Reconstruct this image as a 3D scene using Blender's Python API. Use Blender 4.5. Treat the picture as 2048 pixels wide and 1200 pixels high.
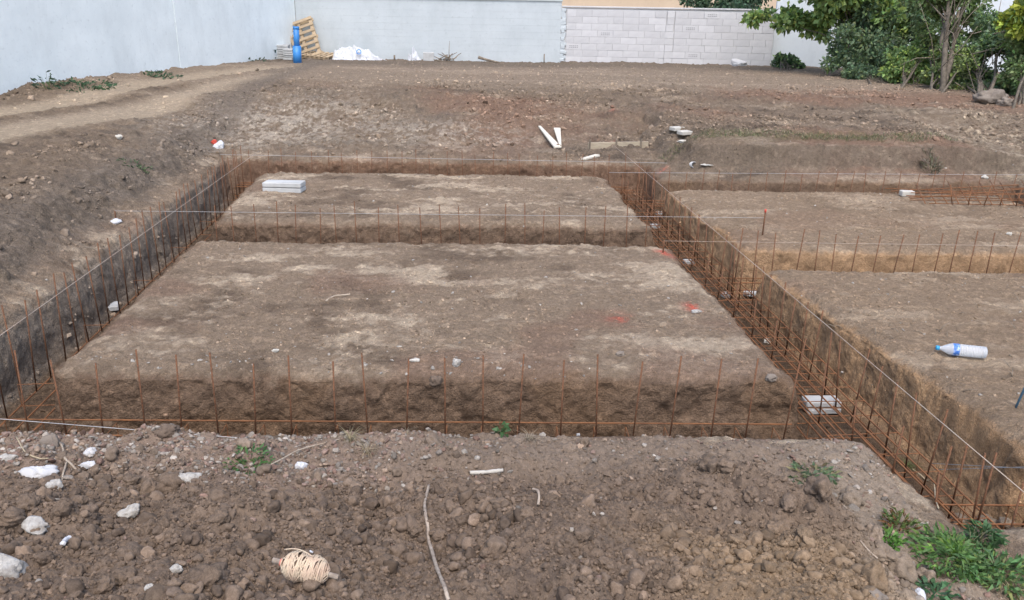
import bpy, bmesh, math, random
import numpy as np
from math import radians, sin, cos, tan, atan, pi
from mathutils import Vector, Matrix, Euler

for o in list(bpy.data.objects): bpy.data.objects.remove(o)
S = bpy.context.scene
C = S.collection
random.seed(7); RNG = np.random.default_rng(11)

# ------------------------------------------------------------------ camera, sky, sun, exposure
F, H, ROLL = 1650.0, 2.3, radians(1.0)          # focal length in pixels of the 2048 px photograph, eye height, roll
PITCH = atan(590 / F)
cd = bpy.data.cameras.new('camera'); cam = bpy.data.objects.new('camera', cd); C.objects.link(cam)
cd.sensor_width = 36; cd.lens = 36 * F / 2048; cd.clip_start = 0.05; cd.clip_end = 600
fw = Vector((0, cos(PITCH), -sin(PITCH))); up0 = Vector((0, sin(PITCH), cos(PITCH))); rt0 = Vector((1, 0, 0))
rt = rt0 * cos(ROLL) + up0 * sin(ROLL); up = up0 * cos(ROLL) - rt0 * sin(ROLL)
cam.matrix_world = Matrix(((rt.x, up.x, -fw.x, 0), (rt.y, up.y, -fw.y, 0), (rt.z, up.z, -fw.z, H), (0, 0, 0, 1)))
S.camera = cam
SUN_EL, SUN_AZ = radians(60), radians(176)       # azimuth from +Y (away from the camera), negative = left
wd = bpy.data.worlds.new('World'); S.world = wd; wd.use_nodes = True
wn = wd.node_tree.nodes; wl = wd.node_tree.links
sky = wn.new('ShaderNodeTexSky'); sky.sky_type = 'NISHITA'; sky.sun_disc = False
sky.sun_elevation = SUN_EL; sky.sun_rotation = SUN_AZ; sky.air_density = 1.0; sky.dust_density = 3.0; sky.ozone_density = 1.2
wn['Background'].inputs['Strength'].default_value = 0.15
wl.new(sky.outputs[0], wn['Background'].inputs['Color'])
sd = bpy.data.lights.new('sun', 'SUN'); sun = bpy.data.objects.new('sun', sd); C.objects.link(sun)
sd.energy = 0.9; sd.angle = radians(40); sd.color = (1.0, 0.94, 0.86)
sdir = Vector((sin(SUN_AZ) * cos(SUN_EL), cos(SUN_AZ) * cos(SUN_EL), sin(SUN_EL)))
sun.rotation_euler = sdir.to_track_quat('Z', 'Y').to_euler(); sun.location = sdir * 50
S.view_settings.view_transform = 'Standard'; S.view_settings.look = 'None'
S.view_settings.exposure = 1.15; S.view_settings.gamma = 1.0; S.view_settings.use_curve_mapping = False

# ------------------------------------------------------------------ helpers
def pix(px, py):
    u = (px - 1024) / F; v = -(py - 600) / F
    return rt * u + up * v + fw
def gp(px, py, z=0.0):
    r = pix(px, py); k = (z - H) / r.z; return Vector((r.x * k, r.y * k, z))
def at(px, py, D):
    r = pix(px, py); k = D / r.y; return Vector((r.x * k, D, H + r.z * k))
SK1, SK2 = -0.085, 0.022
def W(s, t, z=0.0): return Vector((s + SK1 * t, t + SK2 * s, z))
def ST(x, y):
    d = 1 - SK1 * SK2; t = (y - SK2 * x) / d; return x - SK1 * t, t
def sst(a, b, x):
    t = np.clip((x - a) / (b - a), 0, 1); return t * t * (3 - 2 * t)

def _h(ix, iy, iz):
    h = (ix.astype(np.uint32) * np.uint32(374761393) + iy.astype(np.uint32) * np.uint32(668265263) + iz.astype(np.uint32) * np.uint32(2147483647 - 1274126177))
    h = (h ^ (h >> np.uint32(13))) * np.uint32(1274126177)
    h = (h ^ (h >> np.uint32(15))) * np.uint32(2246822519)
    return ((h ^ (h >> np.uint32(16))) & np.uint32(0xffff)).astype(np.float32) / 32767.5 - 1.0
def vnoise(x, y, z):
    x = np.asarray(x, np.float32); y = np.asarray(y, np.float32); z = np.asarray(z, np.float32)
    x, y, z = np.broadcast_arrays(x, y, z)
    fx = np.floor(x); fy = np.floor(y); fz = np.floor(z)
    ix = fx.astype(np.int32); iy = fy.astype(np.int32); iz = fz.astype(np.int32)
    x = x - fx; y = y - fy; z = z - fz
    u = x * x * x * (x * (x * 6 - 15) + 10); v = y * y * y * (y * (y * 6 - 15) + 10); w = z * z * z * (z * (z * 6 - 15) + 10)
    def L(a, b, t): return a + (b - a) * t
    c = lambda i, j, k: _h(ix + i, iy + j, iz + k)
    return L(L(L(c(0,0,0), c(1,0,0), u), L(c(0,1,0), c(1,1,0), u), v), L(L(c(0,0,1), c(1,0,1), u), L(c(0,1,1), c(1,1,1), u), v), w)
def fbm(x, y, z, f, oc=4, g=0.5, seed=0):
    r = 0; a = 1; tot = 0
    for i in range(oc):
        r = r + a * vnoise(x * f + seed * 17.3, y * f * 1.01 + seed * 5.1 + 31.7 * i, z * f + i * 9.2)
        tot += a; a *= g; f *= 2.03
    return r / tot * 1.5
def cells(x, y, f, seed, fill=0.8):
    """spherical lumps on a jittered lattice: height 0..1 in units of the cell size"""
    X = x * f; Y = y * f; ix = np.floor(X).astype(np.int32); iy = np.floor(Y).astype(np.int32)
    out = np.zeros(X.shape, np.float32); k = np.full(X.shape, seed, np.int32)
    for dx in (-1, 0, 1):
        for dy in (-1, 0, 1):
            jx, jy = ix + dx, iy + dy
            cx = jx + 0.5 + 0.42 * _h(jx, jy, k); cy = jy + 0.5 + 0.42 * _h(jx, jy, k + 1)
            r = 0.30 + 0.28 * _h(jx, jy, k + 2); on = _h(jx, jy, k + 3) < fill * 2 - 1
            d2 = ((X - cx) ** 2 + (Y - cy) ** 2) / (r * r + 1e-6)
            out = np.maximum(out, np.where(on & (d2 < 1) & (r > 0.08), np.sqrt(np.maximum(0, 1 - d2)) * r, 0))
    return out

def link(o, parent=None):
    C.objects.link(o)
    if parent is not None: o.parent = parent
    return o
def tag(o, label=None, cat=None, group=None, kind=None):
    if label: o['label'] = label
    if cat: o['category'] = cat
    if group: o['group'] = group
    if kind: o['kind'] = kind
    return o
def thing(name, label, cat, loc=(0, 0, 0), rz=0.0, group=None):
    o = bpy.data.objects.new(name, None); o.location = loc; o.rotation_euler = (0, 0, rz); o.empty_display_size = 0.1
    return tag(link(o), label, cat, group)
def mesh_np(name, V, Fc, col=None, smooth=True):
    me = bpy.data.meshes.new(name); V = np.asarray(V, np.float32); Fc = np.asarray(Fc, np.int32); n = Fc.shape[1]
    me.vertices.add(len(V)); me.vertices.foreach_set('co', V.ravel())
    me.loops.add(Fc.size); me.loops.foreach_set('vertex_index', Fc.ravel())
    me.polygons.add(len(Fc)); me.polygons.foreach_set('loop_start', np.arange(0, Fc.size, n, dtype=np.int32))
    me.update(calc_edges=True)
    me.polygons.foreach_set('use_smooth', np.full(len(Fc), smooth, bool))
    if col is not None:
        a = me.attributes.new('col', 'FLOAT_COLOR', 'POINT'); c = np.ones((len(V), 4), np.float32); c[:, :3] = col
        a.data.foreach_set('color', c.ravel())
    return me

class MB:
    def __init__(s): s.v = []; s.f = []; s.smooth = False
    def add(s, vs, fs):
        n = len(s.v); s.v += [tuple(v) for v in vs]; s.f += [tuple(i + n for i in f) for f in fs]; return s
    def box(s, c, d, rot=None, bev=0.0):
        x, y, z = d[0] / 2, d[1] / 2, d[2] / 2
        if bev:
            b = bev; vs = []; 
            bm = bmesh.new(); bmesh.ops.create_cube(bm, size=1.0); bmesh.ops.scale(bm, vec=Vector(d), verts=bm.verts)
            bmesh.ops.bevel(bm, geom=bm.edges[:], offset=b, segments=1, affect='EDGES', profile=0.5)
            bm.verts.index_update(); vs = [v.co.copy() for v in bm.verts]; fs = [[v.index for v in f.verts] for f in bm.faces]; bm.free()
        else:
            vs = [Vector(p) for p in ((-x,-y,-z),(x,-y,-z),(x,y,-z),(-x,y,-z),(-x,-y,z),(x,-y,z),(x,y,z),(-x,y,z))]
            fs = [(3,2,1,0),(4,5,6,7),(0,1,5,4),(1,2,6,5),(2,3,7,6),(3,0,4,7)]
        if rot is not None: vs = [rot @ v for v in vs]
        return s.add([v + Vector(c) for v in vs], fs)
    def tube(s, path, r, n=6, cap=True):
        P = [Vector(p) for p in path]; m = len(P); rr = r if hasattr(r, '__len__') else [r] * m
        t0 = (P[1] - P[0]).normalized(); a = Vector((0, 0, 1)) if abs(t0.z) < 0.9 else Vector((1, 0, 0))
        u = t0.cross(a).normalized(); vs = []
        for i in range(m):
            t = (P[min(i + 1, m - 1)] - P[max(i - 1, 0)]).normalized(); u = (u - t * u.dot(t)).normalized(); w = t.cross(u)
            for k in range(n): vs.append(P[i] + (u * cos(2 * pi * k / n) + w * sin(2 * pi * k / n)) * rr[i])
        fs = [(i * n + k, i * n + (k + 1) % n, (i + 1) * n + (k + 1) % n, (i + 1) * n + k) for i in range(m - 1) for k in range(n)]
        if cap: fs += [tuple(range(n - 1, -1, -1)), tuple(range((m - 1) * n, m * n))]
        return s.add(vs, fs)
    def lathe(s, prof, n=24, M=None):
        vs = [Vector((r * cos(2 * pi * k / n), r * sin(2 * pi * k / n), z)) for r, z in prof for k in range(n)]
        if M is not None: vs = [M @ v for v in vs]
        return s.add(vs, [(i * n + k, i * n + (k + 1) % n, (i + 1) * n + (k + 1) % n, (i + 1) * n + k) for i in range(len(prof) - 1) for k in range(n)])
    def mesh(s, name):
        me = bpy.data.meshes.new(name); me.from_pydata(s.v, [], s.f); me.update()
        if s.smooth: me.polygons.foreach_set('use_smooth', np.ones(len(me.polygons), bool))
        return me
    def build(s, name, m, parent=None, smooth=False):
        s.smooth = smooth; me = s.mesh(name); me.materials.append(m)
        return link(bpy.data.objects.new(name, me), parent)

# ------------------------------------------------------------------ materials
def newmat(name):
    m = bpy.data.materials.new(name); m.use_nodes = True; nt = m.node_tree
    return m, nt, nt.nodes['Principled BSDF']
def node(nt, t, **kw):
    n = nt.nodes.new(t)
    for k, v in kw.items():
        if k in n.inputs: n.inputs[k].default_value = v
        else: setattr(n, k, v)
    return n
def noise_fac(nt, scale, detail=6, rough=0.6, lo=0.3, hi=0.7, coord='Object', sc=None):
    tc = node(nt, 'ShaderNodeTexCoord'); src = tc.outputs[coord]
    if sc:
        mp = node(nt, 'ShaderNodeMapping'); mp.inputs['Scale'].default_value = sc; nt.links.new(src, mp.inputs[0]); src = mp.outputs[0]
    n = node(nt, 'ShaderNodeTexNoise', Scale=scale, Detail=detail, Roughness=rough); nt.links.new(src, n.inputs['Vector'])
    mr = node(nt, 'ShaderNodeMapRange'); mr.inputs[1].default_value = lo; mr.inputs[2].default_value = hi
    nt.links.new(n.outputs[0], mr.inputs[0]); return mr.outputs[0]
def mixc(nt, f, a, b, blend='MIX'):
    m = node(nt, 'ShaderNodeMix', data_type='RGBA', blend_type=blend)
    for i, v in ((0, f), (6, a), (7, b)):
        if hasattr(v, 'is_output') or isinstance(v, bpy.types.NodeSocket): nt.links.new(v, m.inputs[i])
        else: m.inputs[i].default_value = v if i == 0 else (*v, 1)
    return m.outputs[2]
def bump(nt, bsdf, facs, strength=0.5):
    prev = None
    for f, dist in facs:
        b = node(nt, 'ShaderNodeBump', Strength=strength, Distance=dist); nt.links.new(f, b.inputs['Height'])
        if prev: nt.links.new(prev, b.inputs['Normal'])
        prev = b.outputs[0]
    nt.links.new(prev, bsdf.inputs['Normal'])
def simple(name, c1, c2=None, scale=8, rough=0.7, bd=0.0, bscale=None, metal=0.0, spec=0.3, lo=0.35, hi=0.65, sc=None, rnd=0.0):
    m, nt, b = newmat(name); b.inputs['Roughness'].default_value = rough; b.inputs['Metallic'].default_value = metal; b.inputs['Specular IOR Level'].default_value = spec
    c = mixc(nt, noise_fac(nt, scale, lo=lo, hi=hi, sc=sc), c1, c2 or tuple(x * 0.75 for x in c1))
    if rnd:
        oi = node(nt, 'ShaderNodeObjectInfo'); mr = node(nt, 'ShaderNodeMapRange'); mr.inputs[3].default_value = 1 - rnd; mr.inputs[4].default_value = 1 + rnd
        nt.links.new(oi.outputs['Random'], mr.inputs[0]); c = mixc(nt, 1.0, c, mr.outputs[0], 'MULTIPLY')
    nt.links.new(c, b.inputs['Base Color'])
    if bd: bump(nt, b, [(noise_fac(nt, bscale or scale * 4, lo=0, hi=1), bd)], 0.8)
    return m
def soil_mat(name, kind='GEOMETRY', flaky=True, bdist=0.010, ts=1.0):
    m, nt, b = newmat(name); b.inputs['Roughness'].default_value = 0.95; b.inputs['Specular IOR Level'].default_value = 0.12
    a = node(nt, 'ShaderNodeAttribute', attribute_name='col', attribute_type=kind)
    n1 = noise_fac(nt, 26 * ts, 10, 0.72, 0.3, 0.7); n2 = noise_fac(nt, 150 * ts, 5, 0.7, 0.28, 0.72)
    c = mixc(nt, n1, (0.74, 0.73, 0.72), (1.36, 1.37, 1.38)); c2 = mixc(nt, n2, (0.74, 0.73, 0.72), (1.34, 1.35, 1.36))
    k = mixc(nt, 1.0, mixc(nt, 1.0, a.outputs['Color'], c, 'MULTIPLY'), c2, 'MULTIPLY')
    if flaky:
      flake = noise_fac(nt, 9, 12, 0.74, 0.53, 0.60); k = mixc(nt, flake, k, mixc(nt, 1.0, k, (1.36, 1.36, 1.34), 'MULTIPLY'))
      dk = noise_fac(nt, 13, 10, 0.74, 0.60, 0.66); k = mixc(nt, dk, k, mixc(nt, 1.0, k, (0.72, 0.70, 0.68), 'MULTIPLY'))
    if kind == 'INSTANCER':
        oi = node(nt, 'ShaderNodeObjectInfo'); mr = node(nt, 'ShaderNodeMapRange'); mr.inputs[3].default_value = 0.8; mr.inputs[4].default_value = 1.2
        nt.links.new(oi.outputs['Random'], mr.inputs[0]); k = mixc(nt, 1.0, k, mr.outputs[0], 'MULTIPLY')
    nt.links.new(k, b.inputs['Base Color'])
    tc = node(nt, 'ShaderNodeTexCoord'); vo = node(nt, 'ShaderNodeTexVoronoi', Scale=75.0 * ts); nt.links.new(tc.outputs['Object'], vo.inputs['Vector'])
    iv = node(nt, 'ShaderNodeMath', operation='SUBTRACT'); iv.inputs[0].default_value = 1.0; nt.links.new(vo.outputs['Distance'], iv.inputs[1])
    bump(nt, b, [(noise_fac(nt, 14 * ts, 12, 0.70, 0, 1), bdist * 1.6), (noise_fac(nt, 45 * ts, 10, 0.70, 0, 1), bdist), (iv.outputs[0], bdist * 0.5), (noise_fac(nt, 240 * ts, 4, 0.7, 0, 1), bdist * 0.35)], 1.0)
    return m
M = {}
M['soil'] = soil_mat('soil', bdist=0.017)
M['heap'] = soil_mat('heap_soil', flaky=False, bdist=0.005)
M['clod'] = soil_mat('clod_soil', 'INSTANCER', False, bdist=0.0004, ts=0.06)
M['rust'] = simple('rusted_steel', (0.205, 0.095, 0.048), (0.105, 0.056, 0.034), 60, 0.75, 0.002, 300, 0.25)
M['rust_bright'] = simple('fresh_rust', (0.265, 0.118, 0.05), (0.145, 0.068, 0.035), 60, 0.75, 0.002, 300, 0.2)
M['string'] = simple('mason_line', (0.40, 0.345, 0.285), (0.36, 0.27, 0.215), 3, 0.8)
M['string_w'] = simple('white_line', (0.40, 0.40, 0.395), (0.33, 0.33, 0.33), 3, 0.8)
M['pine'] = simple('pine_wood', (0.47, 0.37, 0.25), (0.34, 0.255, 0.165), 9, 0.8, 0.002, 60, sc=(1, 8, 8), rnd=0.12)
M['plank'] = simple('pale_plank', (0.66, 0.62, 0.53), (0.5, 0.46, 0.38), 9, 0.8, 0.002, 60, sc=(1, 6, 6))
M['board'] = simple('formwork_board', (0.40, 0.345, 0.255), (0.30, 0.25, 0.185), 9, 0.85, 0.002, 60, sc=(1, 6, 6))
M['blue'] = simple('blue_plastic', (0.035, 0.22, 0.56), (0.03, 0.17, 0.46), 4, 0.45, spec=0.5)
M['slab'] = simple('pale_slab', (0.47, 0.48, 0.475), (0.37, 0.375, 0.37), 7, 0.85, 0.002, 60)
M['foam'] = simple('white_block', (0.50, 0.48, 0.43), (0.40, 0.38, 0.335), 10, 0.85, 0.003, 60)
def wall_mat(name, c, dark, bdist=0.004, streak=0.12):
    m, nt, b = newmat(name); b.inputs['Roughness'].default_value = 0.9; b.inputs['Specular IOR Level'].default_value = 0.2
    k = mixc(nt, noise_fac(nt, 0.9, 8, 0.62, 0.35, 0.68), c, dark)
    k = mixc(nt, noise_fac(nt, 1.4, 8, 0.65, 0.5, 0.85, sc=(1.0, 1.0, 0.45)), k, tuple(x * (1 - streak) for x in dark))
    k = mixc(nt, noise_fac(nt, 9, 8, 0.7, 0.56, 0.72), k, tuple(x * 0.86 for x in dark))
    nt.links.new(k, b.inputs['Base Color'])
    bump(nt, b, [(noise_fac(nt, 5, 8, 0.6, 0, 1), bdist * 3), (noise_fac(nt, 60, 4, 0.7, 0, 1), bdist)], 0.6)
    return m
M['render_wall'] = wall_mat('white_render', (0.84, 0.895, 0.885), (0.73, 0.785, 0.78))
M['grey_wall'] = wall_mat('painted_block', (0.50, 0.545, 0.565), (0.445, 0.49, 0.51))
M['house'] = wall_mat('white_house_render', (0.62, 0.665, 0.70), (0.58, 0.63, 0.665))
M['mortar'] = wall_mat('mortar', (0.50, 0.50, 0.50), (0.44, 0.44, 0.44))
M['block'] = simple('white_brick', (0.545, 0.545, 0.55), (0.475, 0.475, 0.485), 3, 0.9, 0.003, 40, rnd=0.07)
M['beige'] = wall_mat('beige_render', (0.60, 0.475, 0.345), (0.55, 0.43, 0.31))
M['ink'] = simple('ink', (0.22, 0.22, 0.23), (0.30, 0.30, 0.31), 30, 0.9)
M['bark'] = simple('bark', (0.27, 0.225, 0.17), (0.14, 0.115, 0.09), 14, 0.95, 0.01, 40, sc=(1, 1, 0.25))
M['trunk_bark'] = simple('trunk_bark', (0.16, 0.135, 0.105), (0.08, 0.068, 0.054), 14, 0.95, 0.01, 40, sc=(1, 1, 0.25))
M['twig'] = simple('dry_twig', (0.42, 0.36, 0.28), (0.28, 0.22, 0.165), 20, 0.9)
M['straw'] = simple('dry_grass', (0.44, 0.37, 0.26), (0.31, 0.25, 0.16), 20, 0.9)
M['root'] = simple('pale_root', (0.40, 0.335, 0.27), (0.24, 0.19, 0.15), 30, 0.9, 0.003, 90)
M['concrete'] = simple('pale_concrete', (0.43, 0.415, 0.385), (0.22, 0.20, 0.175), 34, 0.95, 0.012, 60, lo=0.40, hi=0.68)
M['clay'] = simple('clay_lump', (0.15, 0.112, 0.084), (0.10, 0.074, 0.056), 40, 0.95, 0.006, 80)
M['stone'] = simple('field_stone', (0.27, 0.23, 0.19), (0.17, 0.14, 0.115), 12, 0.95, 0.006, 60, rnd=0.25)
M['plastic'] = simple('white_plastic', (0.56, 0.57, 0.59), (0.46, 0.47, 0.49), 12, 0.5, 0.002, 30)
M['red'] = simple('red_plastic', (0.55, 0.08, 0.05), (0.45, 0.07, 0.05), 12, 0.5)
M['black_hole'] = simple('dark_opening', (0.07, 0.07, 0.07), (0.05, 0.05, 0.05), 12, 0.6)
M['steel_blue'] = simple('blue_painted_rod', (0.06, 0.17, 0.26), (0.05, 0.09, 0.13), 25, 0.6)
def leaf_mat(name):
    m, nt, b = newmat(name); a = node(nt, 'ShaderNodeAttribute', attribute_name='col')
    nt.links.new(a.outputs['Color'], b.inputs['Base Color']); b.inputs['Roughness'].default_value = 0.55; b.inputs['Specular IOR Level'].default_value = 0.35
    tr = node(nt, 'ShaderNodeBsdfTranslucent'); nt.links.new(a.outputs['Color'], tr.inputs['Color'])
    mx = node(nt, 'ShaderNodeMixShader'); mx.inputs[0].default_value = 0.28
    nt.links.new(b.outputs[0], mx.inputs[1]); nt.links.new(tr.outputs[0], mx.inputs[2]); nt.links.new(mx.outputs[0], nt.nodes['Material Output'].inputs[0])
    return m
M['leaf'] = leaf_mat('leaf')

# ------------------------------------------------------------------ the ground: platforms, foundation trenches, banks, track
DEP = 0.52
TR = [(-3.28,-2.59,4.2,12.45),(-3.28,3.03,4.2,4.95),(-3.28,3.03,8.21,8.95),(-3.28,3.03,11.83,12.45),(2.32,3.03,4.22,12.45),(2.45,3.03,3.35,4.6),
      (2.32,8.2,7.42,8.05),(2.32,8.2,10.92,11.6),(2.5,9.5,3.35,4.05),(7.5,8.2,3.35,11.6)]
def trench_d(s, t):
    d = np.full(np.shape(s), -9.0, np.float32); k = 0.11
    for s0, s1, t0, t1 in TR:
        e = np.minimum(np.minimum(s - s0, s1 - s), np.minimum(t - t0, t1 - t))
        h = np.maximum(k - np.abs(d - e), 0) / k
        d = np.maximum(d, e) + h * h * k * 0.25
    return d
def base_z(s, t, x, y):
    n1 = fbm(x, y, 0, 0.5, 3, seed=3); n2 = fbm(x, y, 0, 1.7, 3, seed=4)
    z = 0.08 * sst(12.1, 12.6, t) + 0.05 * sst(12.6, 13.5, t + 0.4 * n1) + 0.56 * sst(13.4, 16.8, t + 0.8 * n1) - 0.14 * sst(18, 28, t)
    Lf = -s - 3.28 + 0.14 * n2 + 0.10 * n1 * sst(0, 1, -s - 3.28)
    zl = np.interp(Lf, [0, 0.18, 0.36, 0.70, 1.2, 1.9, 2.3, 4.5, 9], [0.03, 0.06, 0.13, 0.35, 0.44, 0.53, 0.57, 0.56, 0.56]) * sst(3.2, 5.5, t)
    zl = np.where(Lf > 0, zl, 0)
    z = np.maximum(z, zl) + 0.03 * np.exp(-((z - zl) / 0.06) ** 2) * (zl > 0.05) * (z > 0.05)
    on = sst(3.05, 4.1, s + 0.25 * n2)
    zr = np.interp(t + 0.10 * n2, [11.6, 11.9, 12.05, 12.2, 12.5, 13.2, 16, 20, 28], [0.02, 0.05, 0.13, 0.42, 0.46, 0.50, 0.60, 0.62, 0.60])
    zr = zr * on * (1 - 0.5 * sst(7.8, 9.0, s + 0.3 * n1) * (1 - sst(13.5, 16.5, t)))
    z = np.maximum(z, np.where(t > 11.5, zr, 0))
    z = np.maximum(z, sst(8.4, 10.5, s) * 0.35 * sst(3, 6, t))
    return z
def prof(d):
    return np.interp(d, [-0.14, -0.07, 0.0, 0.01, 0.075, 0.11, 0.2], [0, -0.014, -0.055, -0.085, -DEP + 0.06, -DEP + 0.01, -DEP])
def axis(segs, walls):
    L = [np.array([segs[0][0]])]
    for lo, hi, a, b in segs:
        p = lo; out = []
        while p < hi - 1e-6:
            p = min(hi, p + a + (b - a) * (p - lo) / (hi - lo)); out.append(p)
        L.append(np.array(out))
    L = np.concatenate(L)
    for w, sg, n in walls:                      # sg: trench lies on the + or - side of the wall line
        off = np.concatenate([[-0.14, -0.115, -0.09, -0.068, -0.048, -0.03, -0.015], np.linspace(0, 0.078, n), [0.088, 0.1, 0.112]])
        off = w + sg * off
        L = L[(L < off.min() - 0.004) | (L > off.max() + 0.004)]; L = np.concatenate([L, off])
    return np.unique(np.round(L, 5))
sl = axis([(-70,-20,8,4),(-20,-9,0.6,0.12),(-9,-4.6,0.10,0.03),(-4.6,-3.3,0.024,0.017),(-3.3,3.2,0.0175,0.0175),(3.2,8.3,0.026,0.034),(8.3,14,0.05,0.25),(14,30,0.4,4),(30,80,6,12)],
          [(-3.28,1,26),(-2.59,-1,14),(2.32,1,14),(3.03,-1,30),(7.5,1,10),(8.2,-1,10)])
tl = axis([(-30,0,6,1),(0,2.2,0.5,0.05),(2.2,5.2,0.022,0.014),(5.2,9,0.014,0.022),(9,13,0.024,0.030),(13,20,0.034,0.06),(20,30,0.08,0.3),(30,120,2,12)],
          [(3.35,1,8),(4.05,-1,22),(4.2,1,8),(4.95,-1,30),(7.42,1,8),(8.05,-1,20),(8.21,1,8),(8.95,-1,20),(10.92,1,8),(11.6,-1,14),(11.83,1,8),(12.45,-1,16)])
s_, t_ = np.meshgrid(sl, tl)
x = s_ + SK1 * t_; y = t_ + SK2 * s_
dT = trench_d(s_, t_)
bz = base_z(s_, t_, x, y)
near = sst(14, 12.8, t_) * sst(9.8, 8.8, s_) * sst(-4.6, -4.1, s_)
z = bz + prof(dT)
inwall = (dT > -0.01) & (dT < 0.09)
# wavy trench edges
wx = fbm(x, y, 0, 0.9, 3, seed=21) * 0.05 + fbm(x, y, z, 4.5, 3, seed=22) * 0.022
wy = fbm(x, y, 0, 0.9, 3, seed=23) * 0.05 + fbm(x, y, z, 4.5, 3, seed=24) * 0.022
x = x + wx * near + 0.20 * sst(7.3, 4.4, t_) * sst(2.75, 3.0, s_) * sst(7.0, 4.0, s_) * sst(2.0, 3.2, t_); y = y + wy * near
def grid_normals(x, y, z):
    P = np.stack([x, y, z], -1); a = np.empty_like(P); b = np.empty_like(P)
    a[:, 1:-1] = P[:, 2:] - P[:, :-2]; a[:, 0] = P[:, 1] - P[:, 0]; a[:, -1] = P[:, -1] - P[:, -2]
    b[1:-1] = P[2:] - P[:-2]; b[0] = P[1] - P[0]; b[-1] = P[-1] - P[-2]
    n = np.cross(a, b); return n / (np.linalg.norm(n, axis=-1, keepdims=True) + 1e-12)
nr = grid_normals(x, y, z)
wallw = sst(0.85, 0.45, nr[..., 2]) * sst(-0.1, 0.0, dT)
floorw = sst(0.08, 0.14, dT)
zone_far = sst(12.2, 13.2, t_); zone_left = sst(-3.3, -3.7, s_); zone_l2 = sst(-3.9, -4.6, s_)
zone_right = sst(2.2, 3.2, s_) * sst(11.4, 11.9, t_)
rough_zone = np.clip(zone_far * (1 - 0.55 * sst(17, 19.5, t_)) + zone_left * 0.9 + zone_right * 0.4, 0, 1)
f_lo = fbm(x, y, z, 2.6, 4, seed=31); f_mid = fbm(x, y, z, 11, 4, 0.55, seed=32); f_hi = fbm(x, y, z, 38, 3, 0.6, seed=33)
amp = 0.010 * f_lo + 0.010 * f_mid + 0.008 * f_hi
amp = amp + rough_zone * (0.030 * f_lo + 0.016 * f_mid + 0.005 * f_hi)
fw_ = fbm(x, y, z * 0.95, 7, 4, 0.55, seed=35); ridg = 1 - np.abs(fbm(x * 1.0, y * 1.0, z * 0.9, 9, 3, seed=36)) * 2
amp = amp * (1 - wallw) + wallw * (1 - 0.55 * sst(-2.9, -3.2, s_) - 0.4 * sst(2.85, 3.0, s_)) * (0.018 * fw_ + 0.007 * ridg + 0.010 * f_hi + 0.013 * f_mid)
amp = amp + floorw * 0.012 * f_mid
# scattered lumps lying on the platforms and banks
lump = cells(x, y, 9.0, 5, 0.16) / 9 + cells(x, y, 22.0, 9, 0.25) / 22
amp = amp + (1 - wallw) * sst(-0.01, -0.05, dT) * lump * (0.3 + 0.35 * rough_zone)
# wheel ruts on the track to the left and graded streaks at the back
ta, tb = gp(0, 280, 0.5), gp(600, 160, 0.5); td = Vector((tb.x - ta.x, tb.y - ta.y)).normalized(); tn = Vector((td.y, -td.x))
tr_d = (x - ta.x) * tn.x + (y - ta.y) * tn.y           # distance across the track, + towards the dig
tr_d = tr_d + 0.25 * fbm(x, y, 0, 0.25, 2, seed=40)
lane = np.exp(-((tr_d + 0.1) / 0.5) ** 4) + np.exp(-((tr_d + 1.8) / 0.55) ** 4)
trackw = lane * sst(-3.6, -5.0, s_) * sst(27, 22, t_)
amp = amp * (1 - 0.75 * np.clip(trackw, 0, 1)) - 0.05 * trackw
amp = amp * np.where(t_ > 30, 0.3, 1)
x = x + nr[..., 0] * amp; y = y + nr[..., 1] * amp; z = z + nr[..., 2] * amp
# ---- the soil's own colour (dry crust, fresh clay, gravel, dust on the track, marking paint), plus light painted on the right cut
def lerp(a, b, w): return a + (np.asarray(b, np.float32) - a) * w[..., None]
c_lo = fbm(x, y, 0, 0.8, 4, seed=51); c_mid = fbm(x, y, 0, 3.2, 4, 0.6, seed=52); c_hi = fbm(x, y, z, 14, 4, 0.6, seed=53)
c_sm = fbm(x * 0.55, y * 1.3, 0, 2.4, 5, 0.62, seed=54)
col = np.empty(x.shape + (3,), np.float32); col[:] = (0.205, 0.166, 0.130)
col = lerp(col, (0.128, 0.101, 0.079), sst(0.05, 0.75, c_lo * 0.5 + c_mid * 0.7))
col = lerp(col, (0.385, 0.335, 0.272), sst(0.05, 0.75, c_sm + 0.45 * c_hi) * 0.8)
col = lerp(col, (0.175, 0.122, 0.096), sst(0.25, 0.7, fbm(x, y, 0, 1.1, 3, seed=55)) * 0.55)
isl_r = sst(2.9, 3.2, s_) * sst(11.5, 11.0, t_); col = lerp(col, (0.235, 0.18, 0.128), isl_r * 0.45)
# back and side banks
bank = np.empty_like(col); bank[:] = (0.152, 0.124, 0.099)
bank = lerp(bank, (0.098, 0.081, 0.067), sst(0.0, 0.7, c_mid + 0.4 * c_hi))
bank = lerp(bank, (0.172, 0.112, 0.086), sst(0.05, 0.6, fbm(x, y, 0, 0.35, 3, seed=57) + 0.4 * sst(0, 6, x) + 0.2 * c_hi) * 0.6 * sst(-5, -3, x))
bank = lerp(bank, (0.25, 0.213, 0.173), sst(0.15, 0.8, c_sm + 0.4 * c_hi) * 0.6)
gx, gy = gp(600, 262, 0.15)[:2]
grav = np.exp(-(((x - gx) / 1.5) ** 2 + ((y - gy) / 1.5) ** 2)) + 0.8 * np.exp(-(((x - gp(900, 285, 0.1).x) / 1.4) ** 2 + ((y - gp(900, 285, 0.1).y) / 0.7) ** 2)) + 0.9 * np.exp(-(((x - gp(420, 262, 0.3).x) / 0.8) ** 2 + ((y - gp(420, 262, 0.3).y) / 1.3) ** 2))
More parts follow.
